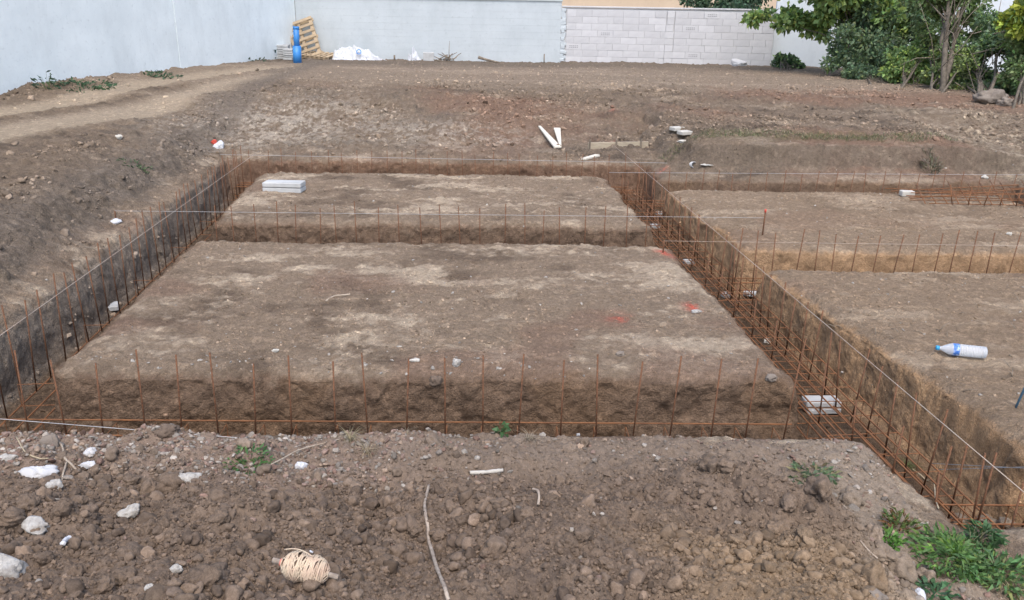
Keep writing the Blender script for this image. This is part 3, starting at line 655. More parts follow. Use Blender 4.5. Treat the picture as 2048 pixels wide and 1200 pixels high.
line('taut line across the trench between the two central platforms', [e1, e2 - Vector((0, 0, 0.07))], 'string_w')
e3 = stake('short stake beside red paint at the corner of the central platform', 1326, 505, 0.12)
line('taut line along the trench between the two right platforms', [e3, at(2150, 493, 7.75)], 'string')
line('pinkish line running the whole length of the diagonal right trench', [gp(1228, 291, 0.16), gp(2090, 1020, 0.22)], 'string', 0.0026)
line('taut line along the long left trench', [gp(-60, 714, 0.14), gp(518, 302, 0.14)], 'string', 0.003)
line('thin line across the far back trench below the rubble', [gp(440, 309, 0.16), gp(1335, 326, 0.16)], 'string_w', 0.0026)
line('thin line along the far right trench', [gp(1218, 345, 0.14), gp(2120, 350, 0.14)], 'string_w', 0.0026)
line('white line over the left end of the front trench', [gp(-60, 833, 0.10), gp(300, 862, 0.09), gp(560, 882, 0.06)], 'string_w', 0.0022)
line('upper of two white lines tied at the grass tuft', [hit(1858, 932, 0.02), gp(2120, 940, 0.16)], 'string_w', 0.0018)
line('lower of two white lines tied at the grass tuft', [hit(1866, 945, 0.02), gp(2110, 932, 0.17)], 'string_w', 0.0018)
stake('blue painted rod standing at the right edge of the picture', 2028, 812, 0.33, 0.007, 'steel_blue', (0.07, -0.03))

# ------------------------------------------------------------------ corner by the walls: pallets, pipe, slabs, tarp
p = hit(625, 108); t = thing('wooden_pallet', 'pine pallet leaning upright against the back wall', 'pallet', p + Vector((-0.12, -0.12, 0)), radians(-4))
R = Euler((radians(-16), radians(-19), 0)).to_matrix()
t.scale = (1.15, 1.15, 1.15)
for k in range(3): MB().box(R @ Vector((-0.36 + 0.36 * k, 0.05, 0.56)), (0.09, 0.09, 1.12), R, bev=0.004).build('stringer', M['pine'], t)
for k in range(7): MB().box(R @ Vector((0, -0.012, 0.06 + k * 0.168)), (0.86, 0.022, 0.075), R, bev=0.003).build('slat', M['pine'], t)
for k in range(3): MB().box(R @ Vector((0, 0.108, 0.08 + k * 0.48)), (0.86, 0.022, 0.095), R, bev=0.003).build('slat', M['pine'], t)
p = hit(600, 112); t = thing('loose_board', 'narrow pine board leaning beside the upright pallet', 'board', p)
R = Euler((radians(-10), radians(-24), 0)).to_matrix(); MB().box(R @ Vector((0.0, -0.1, 0.55)), (0.08, 0.05, 1.15), R, bev=0.003).build('plank', M['pine'], t)
p = hit(640, 111); t = thing('wooden_pallet', 'flat broken pine pallet lying at the foot of the back wall', 'pallet', p, radians(-18))
R = Euler((radians(7), radians(3), 0)).to_matrix()
for k in range(3): MB().box(R @ Vector((0, -0.3 + 0.3 * k, 0.07)), (0.95, 0.08, 0.08), R, bev=0.004).build('stringer', M['pine'], t)
for k in range(6): MB().box(R @ Vector((-0.42 + 0.17 * k, 0, 0.122)), (0.09, 0.76, 0.022), R, bev=0.003).build('slat', M['pine'], t)
p = hit(595, 125); t = thing('sewer_pipe', 'upright blue plastic sewer pipe with a wider lower sleeve', 'pipe', p)
def ringprof(r, z0, z1, w=0.006): return [(r - w, z0), (r, z0), (r, z1), (r - w, z1), (r - w, z0)]
Mx = Euler((0, radians(1.5), 0)).to_matrix().to_4x4()
MB().lathe(ringprof(0.125, -0.1, 0.48), 28, Mx).build('sleeve', M['blue'], t, True)
MB().lathe([(0.119, 0.47), (0.10, 0.472), (0.086, 0.475), (0.086, 0.46)], 28, Mx).build('collar', M['blue'], t, True)
q = MB().lathe(ringprof(0.085, 0.3, 1.02), 28, Mx).build('riser', M['blue'], t, True)
MB().lathe([(0.085, 0.95), (0.092, 0.955), (0.092, 1.03), (0.079, 1.03)], 28, Mx).build('rim', M['blue'], q, True)
def slab_stack(label, px, py, n, size, rz, name='slab_stack', gap=0.012, cat='slabs', jit=0.02, m='slab', part='slab', dz=0.0):
    p = hit(px, py); t = thing(name, label, cat, p + Vector((0, 0, dz)), rz)
    for k in range(n):
        o = MB().box((0, 0, 0), size, bev=0.008).build(part, M[m], t); o.location = (rc.uniform(-jit, jit), rc.uniform(-jit, jit), size[2] / 2 + k * (size[2] + gap)); o.rotation_euler = (rc.uniform(-.015, .015), rc.uniform(-.015, .015), rc.uniform(-.05, .05))
    return t
slab_stack('taller stack of grey slabs in the wall corner behind the pipe', 568, 117, 6, (0.36, 0.5, 0.06), 0.1)
slab_stack('shorter stack of grey slabs next to the blue pipe', 581, 119, 5, (0.30, 0.45, 0.055), -0.05)
def cloth(label, px, py, L, Wd, hgt, seed, rz=0, name='crumpled_sack', cat='sack', peak=-0.15):
    p = hit(px, py); nu, nv = 90, 46; u, v = np.meshgrid(np.linspace(-1, 1, nu), np.linspace(-1, 1, nv))
    ang = np.arctan2(v, u); rad = np.sqrt(u * u + v * v); edge = 1 + 0.22 * fbm(np.cos(ang), np.sin(ang), 0, 2.2, 3, seed=seed)
    k = np.maximum(np.abs(u), np.abs(v)) / (rad + 1e-6); X = u * k * L / 2 * edge; Y = v * k * Wd / 2 * edge
    rr2 = np.maximum(np.abs(u), np.abs(v))
    Zb = np.clip(1 - ((u - peak) ** 2 + v * v * 0.9), 0, 1) ** 0.65 * hgt
    fold = (1 - np.abs(fbm(X, Y, 0, 3.2, 3, seed=seed + 1)) * 1.9)
    Z = Zb * (0.45 + 0.62 * fold) + 0.16 * hgt * fbm(X, Y, 0, 9, 3, seed=seed + 2) * (1 - rr2 ** 6) - 0.05 * rr2 ** 8
    me = mesh_np(name, np.stack([X, Y, Z], -1).reshape(-1, 3), np.stack([(i := np.arange(nu * nv).reshape(nv, nu))[:-1, :-1], i[:-1, 1:], i[1:, 1:], i[1:, :-1]], -1).reshape(-1, 4))
    me.materials.append(M['sack']); o = link(bpy.data.objects.new(name, me)); o.location = p; o.rotation_euler = (0, 0, rz)
    return tag(o, label, cat), p
m, nt, b = newmat('woven_sack'); b.inputs['Roughness'].default_value = 0.55
k = mixc(nt, noise_fac(nt, 2.0, 4, 0.5, 0.56, 0.62), (0.54, 0.56, 0.59), (0.40, 0.41, 0.43)); k = mixc(nt, noise_fac(nt, 9, 4, 0.6, 0.64, 0.66, sc=(1, 1, 3)), k, (0.17, 0.18, 0.2))  # grey patches imitate shade in the folds, dark flecks are print
nt.links.new(k, b.inputs['Base Color']); bump(nt, b, [(noise_fac(nt, 6, 6, 0.6, 0, 1), 0.06)], 0.8); M['sack'] = m
ck, cp = cloth('large crumpled white sack with dark print lying at the back wall', 714, 110, 1.75, 0.8, 0.38, 501)
t = MB(); 
for k in range(20):
    a0, a1 = 2 * pi * k / 20, 2 * pi * (k + 1) / 20
    t.add([Vector((r_ * cos(a), 0.004 * 0, r_ * sin(a))) for a in (a0, a1) for r_ in (0.055, 0.085)], [(0, 1, 3, 2)])
logo = t.build('ring_emblem', M['blue'], ck); logo.location = (0.13, -0.36, 0.24); logo.rotation_euler = (radians(-22), 0, 0)
cloth('small white plastic bag standing against the back wall', 829, 113, 0.42, 0.3, 0.50, 521, 0, 'plastic_bag', 'bag', 0.1)
slab_stack('single pale block at the back wall beside the white bag', 858, 112, 1, (0.35, 0.2, 0.26), 0.1, 'wall_block', cat='block', part='block')
def twigs(label, px, py, n, L, r, seed, name='twig_heap', cat='twigs', up=0.4, m='bark', spread=0.25):
    g = random.Random(seed); p = hit(px, py); t = thing(name, label, cat, p)
    for k in range(n):
        a = g.uniform(0, 6.28); el = g.uniform(-0.05, up); o = Vector((g.uniform(-spread, spread), g.uniform(-spread, spread) * 0.6, g.uniform(0.0, 0.06))); l = L * g.uniform(0.5, 1.1)
        d = Vector((cos(a) * cos(el), sin(a) * cos(el), sin(el))); path = [o + d * l * u + Vector((g.uniform(-1, 1), g.uniform(-1, 1), g.uniform(-.4, .4))) * l * 0.06 for u in (0, .33, .66, 1)]
        MB().tube(path, [r, r * .9, r * .7, r * .45], 5).build('twig', M[m], t, True)
    return t
twigs('tangle of dark roots with one upright stem at the back wall', 892, 115, 12, 0.55, 0.02, 5, up=0.5)
p = hit(898, 114); t = MB().tube([(0, 0, 0), (0.0, 0.02, 0.3), (0.02, 0.0, 0.62)], [0.014, 0.01, 0.005], 6).build('upright_stem', M['bark'], None, True); t.location = p; tag(t, 'bare upright stem rising from the root tangle', 'stem')
t = MB().tube([(-0.3, 0, 0.16), (-0.1, 0, 0.1), (0.2, -0.05, 0.04), (0.5, -0.1, 0.0)], [0.05, 0.04, 0.03, 0.02], 7).build('fallen_branch', M['bark'], None, True); t.location = hit(975, 117); tag(t, 'dark fallen branch lying along the back wall', 'branch')
stake('dark short post standing before the painted wall', 1088, 126, 0.28, 0.018, 'bark')
stake('dark stub post just right of the large sack', 789, 116, 0.16, 0.03, 'bark')

# ------------------------------------------------------------------ boards and blocks around the dig
slab_stack('two long white hollow slabs stacked on the far central platform', 569, 382, 2, (0.50, 0.22, 0.06), radians(-3), 'slab_stack', 0.005, jit=0.006)
def plank(label, a, b, w0, w1, th_, m='plank', name='plank', lift=0.012):
    A, B = hit(*a), hit(*b); d = (B - A); L = d.length; d.normalize(); sd_ = d.cross(Vector((0, 0, 1))).normalized(); n = sd_.cross(d); mb = MB()
    vs = [];
    for u, w in ((0, w0), (L, w1)):
        for q in (-1, 1):
            for h_ in (0, 1): vs.append(d * u + sd_ * (q * w / 2) + n * (h_ * th_))
    mb.add(vs, [(0, 1, 3, 2), (4, 6, 7, 5), (0, 4, 5, 1), (2, 3, 7, 6), (1, 5, 7, 3), (0, 2, 6, 4)])
    o = mb.build(name, M[m]); o.location = A + Vector((0, 0, lift)); bv = o.modifiers.new('edge', 'BEVEL'); bv.width = 0.004; bv.segments = 1
    return tag(o, label, 'plank')
plank('left of two white planks forming a V on the back slope', (1079, 256), (1115, 298), 0.045, 0.12, 0.03)
plank('right wedge shaped plank of the V on the back slope', (1114, 260), (1121, 297), 0.12, 0.03, 0.03)
plank('small white plank tilted beside the far back trench', (1166, 322), (1195, 314), 0.07, 0.09, 0.03)
t = thing('edge_board', 'long pale formwork board held on edge by stakes behind the far trench', 'board', hit(1176, 297))
q = hit(1296, 295); d = q - t.location; L = d.length; ang = math.atan2(d.y, d.x); sl_ = math.asin(d.z / L); t.rotation_euler = (0, -sl_, ang)
MB().box((L / 2, 0, 0.045), (L, 0.03, 0.11), bev=0.004).build('board', M['board'], t)
for u in (0.0, 0.44, 0.85): MB().box((L * u + 0.02, -0.03, 0.05), (0.025, 0.022, 0.2), bev=0.003).build('peg', M['bark'], t)
slab_stack('left of two white bricks lying on the bank top', 1353, 265, 1, (0.20, 0.15, 0.06), 0.5, 'bank_brick', cat='brick', part='block', m='foam', dz=0.03)
slab_stack('right of two white bricks lying on the bank top', 1370, 273, 1, (0.20, 0.16, 0.06), 0.45, 'bank_brick', cat='brick', part='block', m='foam', dz=0.03)
p = hit(1386, 331); t = thing('drain_pipe', 'open end of a dark drain pipe poking out of the bank', 'pipe', p + Vector((0, 0.02, 0.01)))
MB().lathe([(0.043, -0.4), (0.043, 0.05), (0.037, 0.05), (0.037, -0.3)], 20, Euler((radians(80), 0, radians(12))).to_matrix().to_4x4()).build('tube', M['mortar'], t, True)
MB().lathe([(0.037, 0.02), (0.0, 0.02)], 20, Euler((radians(80), 0, radians(12))).to_matrix().to_4x4()).build('bore_shade', M['black_hole'], t)  # dark disc stands in for the shade inside the tube
def rock(label, px, py, sx, sy, sz, seed, m='concrete', rz=0, cat='rock', name='rock', facet=0.6, amp=0.42, sink=0.42, group=None):
    me = lumpy(seed, 4, amp, 1.0, facet); me.name = name; me.materials.clear(); me.materials.append(M[m])
    me.transform(Matrix.Diagonal((sx, sy, sz, 1))); o = link(bpy.data.objects.new(name, me)); o.location = hit(px, py) + Vector((0, 0, sz * (1 - sink) - sz * 0.3)); o.rotation_euler = (0, 0, rz); return tag(o, label, cat, group)
rock('splash of hardened white mortar by the drain pipe', 1412, 330, 0.09, 0.05, 0.012, 611, 'foam', cat='mortar', amp=0.5)
rock('white lumps of mortar under the two bricks', 1366, 284, 0.10, 0.05, 0.03, 612, 'foam', cat='mortar')
slab_stack('white hollow block on the far right platform', 1816, 392, 1, (0.17, 0.11, 0.07), 0.05, 'hollow_block', cat='block', m='foam', part='block')
rock('small white lump near the edge of the right platform', 2018, 469, 0.03, 0.03, 0.025, 613, 'foam')
rock('white crumb by the far right line', 1970, 356, 0.05, 0.04, 0.03, 614, 'foam')
# slabs used as spacers on the trench floor
def spacer(label, px, py, n, size, rz, dz=0.0): return slab_stack(label, px, py, n, size, rz, 'spacer_slab', 0.008, 'slab', 0.01, 'slab', 'slab', dz)
spacer('two pale slabs under the rebar at the front right trench corner', 1640, 822, 2, (0.26, 0.12, 0.045), radians(4))
spacer('pale slab under the rebar beside the far corner of the central platform', 1376, 528, 1, (0.12, 0.10, 0.05), 0.1)
spacer('larger pale slab where the short right trench meets the diagonal one', 1502, 590, 1, (0.17, 0.14, 0.05), -0.3)
spacer('smaller pale slab left of the trench junction', 1453, 595, 1, (0.09, 0.08, 0.05), 0.2)
spacer('pale slab in the diagonal trench beside the middle line', 1309, 456, 1, (0.14, 0.10, 0.05), 0.1)
spacer('farthest pale slab in the diagonal trench', 1320, 431, 1, (0.10, 0.10, 0.05), 0.3)
spacer('bluish slab under the rebar in the left trench', 226, 618, 1, (0.12, 0.16, 0.05), 0.4)
rock('white stone at the lip of the diagonal trench', 1534, 684, 0.035, 0.03, 0.03, 615, 'foam')
rock('brown stone on the right end of the front cut', 1541, 759, 0.045, 0.04, 0.035, 616, 'stone')
rock('reddish stone on the front edge of the central platform', 1240, 711, 0.032, 0.03, 0.025, 617, 'stone')
rock('pale grey angular stone on the front edge of the central platform', 912, 730, 0.03, 0.03, 0.035, 618, 'concrete')
rock('white flat stone left of the angular one on the central platform', 830, 722, 0.035, 0.02, 0.016, 619, 'foam')
rock('white pebble standing out on the left of the central platform', 551, 703, 0.028, 0.022, 0.018, 620, 'foam')
rock('pale stone beside the bright red paint mark', 1392, 624, 0.05, 0.035, 0.02, 621, 'concrete')
rock('brown clod stuck in the front cut face', 870, 765, 0.04, 0.03, 0.04, 622, 'clay')
rock('broken white lump with red scrap on the left bank', 441, 295, 0.08, 0.07, 0.08, 623, 'plastic', cat='scrap')
rock('red scrap beside the white lump on the left bank', 430, 288, 0.05, 0.04, 0.07, 624, 'red', cat='scrap')
rock('small white bundle at the end of the middle line', 233, 445, 0.05, 0.04, 0.03, 625, 'plastic', cat='scrap')
rock('big rounded beige boulder at the edge of the hedge', 1985, 203, 0.30, 0.22, 0.16, 626, 'stone', facet=0.3)
rock('smaller boulder right of the big one by the hedge', 2008, 209, 0.16, 0.14, 0.12, 627, 'stone', facet=0.3)
rock('grey lump of concrete at the right foot of the brick wall', 1478, 128, 0.25, 0.2, 0.14, 628, 'mortar')
rock('white pebble on the track shoulder at the left', 238, 276, 0.06, 0.05, 0.04, 629, 'foam')

# ------------------------------------------------------------------ stones and debris on the heap
rock('largest white concrete rock, cut by the left edge of the picture', 10, 1150, 0.085, 0.06, 0.068, 701, 'concrete')
rock('white concrete lump left of the pit in the heap', 70, 1058, 0.052, 0.04, 0.030, 702, 'concrete', 0.1)
rock('white concrete lump inside the pit in the heap', 263, 1029, 0.040, 0.03, 0.026, 703, 'concrete', 0.3)
rock('long white concrete piece on the crest left of the green weed', 381, 960, 0.062, 0.04, 0.030, 704, 'concrete', 0.15)
rock('white crumb below the grey concrete block', 108, 973, 0.035, 0.03, 0.02, 705, 'concrete')
rock('square grey concrete block on the gravel berm', 80, 955, 0.075, 0.05, 0.045, 706, 'mortar', 0.1)
rock('large beige stone on the gravel berm', 101, 888, 0.060, 0.05, 0.045, 707, 'stone')
rock('grey flat faced stone on the gravel berm', 182, 908, 0.036, 0.03, 0.032, 708, 'mortar')
rock('pale stone at the far left of the berm', 15, 920, 0.042, 0.035, 0.026, 709, 'concrete')
rock('grey stone in the middle of the gravel berm', 176, 932, 0.038, 0.03, 0.02, 710, 'mortar')
rock('red clay lump on the crest of the berm', 337, 862, 0.065, 0.05, 0.035, 711, 'clay', cat='clod')
rock('crumpled white scrap at the top of the heap', 602, 936, 0.032, 0.03, 0.03, 712, 'plastic', cat='scrap')
rock('small white stone low on the heap', 352, 1142, 0.024, 0.02, 0.018, 713, 'concrete')
rock('white chip just above the string reel', 615, 1108, 0.020, 0.014, 0.010, 714, 'plastic', 0.5, cat='chip')
rock('tiny white stone left of the reel', 300, 1178, 0.018, 0.014, 0.012, 715, 'concrete')
rock('white chip at the bottom right of the heap', 1840, 1190, 0.02, 0.035, 0.02, 716, 'plastic', cat='chip')
rock('pale stone at the bottom right corner of the heap', 1750, 1195, 0.04, 0.035, 0.03, 717, 'stone')
rock('white pebble on the trench lip right of centre', 1157, 871, 0.014, 0.013, 0.014, 718, 'plastic')
def lay(label, pixels, r, m, name, cat, seed=1, lift=0.6, taper=1.0):
    g = random.Random(seed); P = [hit(*q) for q in pixels]; path = []
    for i in range(len(P) - 1):
        a = P[max(i - 1, 0)]; b = P[i]; c_ = P[i + 1]; d = P[min(i + 2, len(P) - 1)]
        for k in range(6):
            u = k / 6; path.append(0.5 * ((2 * b) + (c_ - a) * u + (2 * a - 5 * b + 4 * c_ - d) * u * u + (3 * b - a - 3 * c_ + d) * u ** 3))
    path.append(P[-1]); zs = [q.z for q in path]
    for i, q in enumerate(path): q.z = max(zs[i], sum(zs[max(0, i - 4):i + 5]) / len(zs[max(0, i - 4):i + 5])) + r * lift
    path = [path[0]] + [path[i - 1] * 0.25 + path[i] * 0.5 + path[i + 1] * 0.25 for i in range(1, len(path) - 1)] + [path[-1]]
    o0 = path[0].copy(); n = len(path); o = MB().tube([q - o0 for q in path], [r * (1 - (1 - taper) * i / n) * g.uniform(0.85, 1.12) for i in range(n)], 7).build(name, M[m], None, True); o.location = o0
    return tag(o, label, cat)
lay('long pale root running down the heap to the bottom edge', [(858, 986), (850, 1010), (851, 1035), (856, 1060), (857, 1085), (864, 1115), (876, 1150), (890, 1185), (897, 1215)], 0.0066, 'root', 'root', 'root', 3, 2.6)
lay('short curved root on the heap right of centre', [(1065, 984), (1075, 986), (1078, 998), (1076, 1018)], 0.0055, 'root', 'root', 'root', 4, 2.2)
lay('short whitish tube lying on the heap crest', [(940, 951), (972, 949), (1006, 945)], 0.010, 'foam', 'tube_piece', 'tube', 5, 1.3)
lay('clear plastic tube stuck in the soil at the left', [(127, 1094), (133, 1088), (141, 1082)], 0.010, 'plastic', 'plastic_tube', 'tube', 6, 1.4)
lay('forked dry twig standing on the gravel berm', [(112, 882), (126, 900), (130, 920), (146, 935), (163, 958)], 0.0055, 'twig', 'twig', 'twig', 7, 2.0)
lay('second prong of the forked twig on the berm', [(134, 932), (128, 945), (124, 965)], 0.005, 'twig', 'twig', 'twig', 8, 1.5)
lay('pale dry stem at the right edge of the heap', [(1720, 1083), (1736, 1102), (1754, 1122)], 0.004, 'root', 'stem', 'stem', 9, 1.0)
lay('long bent dry stem below the grass tuft', [(1824, 941), (1846, 958), (1862, 985), (1876, 1020)], 0.004, 'straw', 'stem', 'stem', 10, 3.0)
lay('thin stick lying across the berm crest', [(540, 932), (600, 905), (680, 880)], 0.0038, 'twig', 'stick', 'stick', 11, 1.6)
lay('pale twig at the left of the berm', [(36, 892), (60, 912), (100, 925)], 0.0035, 'straw', 'twig', 'twig', 12, 1.5)
lay('curved root crossing the central platform', [(652, 604), (668, 594), (692, 592), (700, 590)], 0.008, 'twig', 'root', 'root', 13, 1.0)

# larger soil clods that can be picked out on the heap
CM = soil_mat('large_clod_soil', 'OBJECT', False, bdist=0.003, ts=0.1); 
big = []
for k in range(7):
    me = lumpy(800 + k * 9, 4, 0.42, 0.82, 0.25); me.materials.append(CM); big.append(me)
spots = [(905,1020,.032),(925,1045,.034),(880,990,.034),(1165,1075,.04),(1135,1085,.028),(760,1115,.034),(300,1060,.04),(330,1050,.03),(260,1110,.045),(420,1160,.042),(390,1165,.035),(250,1160,.05),(210,1175,.03),
 (1420,940,.05),(1450,935,.045),(1640,985,.07),(1700,1000,.055),(1580,1010,.04),(1555,1060,.045),(1610,1075,.035),(1500,990,.035),(1745,1075,.05),(1770,1110,.05),(1800,1140,.055),(1745,1160,.05),(1850,1160,.04),(60,1010,.04),(25,1040,.05),(130,1020,.04),(160,1005,.035),
 (340,975,.06),(300,985,.05),(265,965,.045),(700,1080,.03),(640,1040,.025),(560,1000,.03),(1050,1030,.03),(1100,1000,.028),(1250,990,.03),(1300,985,.035),(1340,1000,.03),(1010,1080,.025),(980,1110,.028),(1210,1130,.03),(1010,1150,.025),(830,1060,.03),(800,1020,.025),(740,1000,.028),(880,1070,.026),(960,1000,.03),(1920,1045,.045),(1975,1045,.05),(2010,1050,.04),(1690,1095,.03),(870,890,.05),(1170,890,.035),(1140,900,.04),(480,1100,.03),(510,1060,.026),(440,1040,.03),(180,1080,.035),(90,1120,.03),(150,1150,.035)]
g = random.Random(17)
for px_, py_, r_ in spots:
    o = link(bpy.data.objects.new('soil_clod', big[g.randrange(7)])); o.location = hit(px_, py_, r_ * 0.15); o.scale = tuple(r_ * g.uniform(0.8, 1.25) for _ in range(3)); o.rotation_euler = (g.uniform(-.6, .6), g.uniform(-.6, .6), g.uniform(0, 6.28))
    kk = mound_col(np.array([o.location.x]), np.array([o.location.y]), np.array([0.0]), np.array([g.uniform(-.4, .4)]))[0] * g.uniform(0.9, 1.15); o['col'] = [float(v) for v in kk] + [1.0]
    nm = {(1640,985): 'largest dark clod at the right crest of the heap', (1700,1000): 'dark clod overhanging the right side of the heap', (1165,1075): 'rounded clod right of centre below the short curved root', (905,1020): 'upper clod just right of the long root',
          (925,1045): 'lower clod just right of the long root', (250,1160): 'large clod at the bottom left below the pit', (340,975): 'broad clod at the back rim of the pit', (870,890): 'clod on the trench lip left of the green seedling', (760,1115): 'clod between the reel and the long root',
          (1975,1045): 'clod in front of the trench end at the right edge', (1920,1045): 'clod left of another at the near end of the diagonal trench', (1420,940): 'cracked clod left of the pale green weed', (260,1110): 'round clod left of the string reel', (1800,1140): 'clod below the fresh sprout beside the dense weeds'}.get((px_, py_))
    if nm: tag(o, nm, 'clod', 'large clods on the soil heap')
    else: tag(o, 'large brown soil clod resting on the loose heap', 'clod', 'large clods on the soil heap')

# ------------------------------------------------------------------ string reel and water bottle
p = hit(610, 1172); t = thing('string_reel', 'beige builder string wound thick around a wooden stick', 'string reel', p + Vector((0, 0.02, 0.050)), radians(0))
AX = Euler((0, radians(90 + 9), radians(-9))).to_matrix().to_4x4()
MB().tube([AX @ Vector((0, 0, -0.108)), AX @ Vector((0, 0, 0)), AX @ Vector((0, 0, 0.108))], 0.0085, 10).build('stick', M['root'], t, True)
g = random.Random(4)
def renv(z): return max(0.010, 0.046 * (1 - abs(z / 0.083) ** 3.2) * (1 - 0.20 * math.exp(-(z / 0.018) ** 2)))
core = MB().lathe([(max(0.004, renv(z_) - 0.006), z_) for z_ in np.linspace(-0.08, 0.08, 22)], 24, AX).build('shaded_core', M['reel_core_shade'] if 'reel_core_shade' in M else simple('reel_core_shade', (0.16, 0.12, 0.085), (0.26, 0.165, 0.12), 60, 0.9, 0.004, 200), t, True)  # inner windings coloured dark to imitate shade between the strands
wd_ = MB(); zc = -0.055
for k in range(84):
    kind = g.random(); z0 = g.uniform(-0.066, 0.066); tilt = g.uniform(-0.7, 0.7) if kind < 0.45 else g.uniform(-0.12, 0.12); ph = g.uniform(0, 6.28); path = []
    for i in range(30):
        a = 2 * pi * i / 29 + ph; z_ = z0 + tilt * 0.05 * cos(a - ph * 2); z_ = max(-0.076, min(0.076, z_)); r_ = renv(z_) + 0.0006 + 0.0035 * (k / 84); path.append(AX @ Vector((r_ * cos(a), r_ * sin(a), z_)))
    wd_.tube(path, 0.0019, 5, False)
a = [AX @ Vector((-(0.048 + 0.014 * sin(pi * i / 14)), 0.004, -0.075 + 0.095 * i / 14)) for i in range(15)]; wd_.tube(a, 0.0017, 5)
M['reel'] = simple('reel_string', (0.56, 0.465, 0.34), (0.48, 0.35, 0.26), 22, 0.85)
wd_.build('winding', M['reel'], t, True)
MB().tube([AX @ Vector((0, 0, -0.083)), AX @ Vector((0, 0, -0.076))], 0.012, 10).build('red_tie', simple('faded_red', (0.62, 0.22, 0.16), (0.5, 0.2, 0.15), 30), t, True)

m, nt, b = newmat('clear_plastic'); nt.nodes.remove(b)
tb_ = node(nt, 'ShaderNodeBsdfTransparent'); tb_.inputs[0].default_value = (0.93, 0.96, 0.98, 1); gb = node(nt, 'ShaderNodeBsdfGlossy'); gb.inputs['Roughness'].default_value = 0.12; db = node(nt, 'ShaderNodeBsdfDiffuse'); db.inputs[0].default_value = (0.85, 0.88, 0.92, 1)
lw_ = node(nt, 'ShaderNodeLayerWeight'); lw_.inputs[0].default_value = 0.35; m1 = node(nt, 'ShaderNodeMixShader'); m2 = node(nt, 'ShaderNodeMixShader'); m2.inputs[0].default_value = 0.34
nt.links.new(lw_.outputs['Fresnel'], m1.inputs[0]); nt.links.new(tb_.outputs[0], m1.inputs[1]); nt.links.new(gb.outputs[0], m1.inputs[2]); nt.links.new(m1.outputs[0], m2.inputs[1]); nt.links.new(db.outputs[0], m2.inputs[2]); nt.links.new(m2.outputs[0], nt.nodes['Material Output'].inputs[0])
M['pet'] = m; M['label_blue'] = simple('blue_label', (0.05, 0.16, 0.50), (0.35, 0.45, 0.68), 55, 0.4, lo=0.5, hi=0.6); M['cap'] = simple('blue_cap', (0.04, 0.30, 0.55), (0.03, 0.25, 0.48), 20, 0.4)
A = hit(1875, 707); B = hit(1950, 716); d = (B - A); ang = math.atan2(d.y, d.x)
t = thing('water_bottle', 'empty clear plastic water bottle with blue cap and label on the right platform', 'bottle', A + Vector((0, 0, 0.043)), ang)
BX = Euler((0, radians(90), 0)).to_matrix().to_4x4()
pr = [(0.013, 0.0), (0.0135, 0.012), (0.016, 0.02), (0.028, 0.045), (0.039, 0.07), (0.042, 0.085)]
zz = 0.09
for k in range(13):
    pr += [(0.0425, zz), (0.0425, zz + 0.010), (0.0385, zz + 0.0125)]; zz += 0.0155
pr += [(0.042, zz), (0.041, zz + 0.012), (0.030, zz + 0.018), (0.0, zz + 0.008)]
MB().lathe(pr, 32, BX).build('body', M['pet'], t, True)
MB().lathe([(0.0, -0.018), (0.0155, -0.018), (0.0165, -0.015), (0.0165, 0.004), (0.014, 0.004)], 24, BX).build('cap', M['cap'], t, True)
MB().lathe([(0.0436, 0.088), (0.0436, 0.128)], 32, BX).build('label', M['label_blue'], t, True)

# ------------------------------------------------------------------ vegetation
def leaves(P, N, size, cols, ratio=0.6, seed=0, droop=0.3):
    """bent leaf blades (two quads each) at points P with growth directions N"""
    r = np.random.default_rng(seed); n = len(P); P = np.asarray(P, np.float32); N = N / (np.linalg.norm(N, axis=1, keepdims=True) + 1e-9)
    a = np.cross(N, r.normal(size=(n, 3))); a /= np.linalg.norm(a, axis=1, keepdims=True) + 1e-9; b = np.cross(N, a)
    sz = size * r.uniform(0.6, 1.35, (n, 1)); w = a * sz * ratio * 0.5; mid = P + N * sz * 0.5 + b * sz * 0.08; tip = P + N * sz + b * sz * -droop * 0.4 - np.array([[0, 0, 1]]) * sz * droop * 0.4
    V = np.stack([P - w * 0.25, P + w * 0.25, mid + w, mid - w, tip + w * 0.12, tip - w * 0.12], 1).reshape(-1, 3)
    i = (np.arange(n) * 6)[:, None]; Fq = np.concatenate([i + [0, 1, 2, 3], i + [3, 2, 4, 5]]).astype(np.int32)
    return V, Fq, np.repeat(cols, 6, axis=0)
def leaf_obj(name, P, N, size, cols, parent=None, ratio=0.6, seed=0, droop=0.3):
    V, Fq, cc = leaves(P, N, size, cols, ratio, seed, droop); me = mesh_np(name, V, Fq, cc, smooth=False); me.materials.append(M['leaf']); return link(bpy.data.objects.new(name, me), parent)
def tint(n, c, r, var=0.25, alt=None, pa=0.2):
    k = np.empty((n, 3)); k[:] = c
    if alt is not None: q = r.random(n) < pa; k[q] = alt
    return np.clip(k * (1 + r.normal(0, var, (n, 1))) * (1 + r.normal(0, 0.06, (n, 3))), 0.006, 0.7)
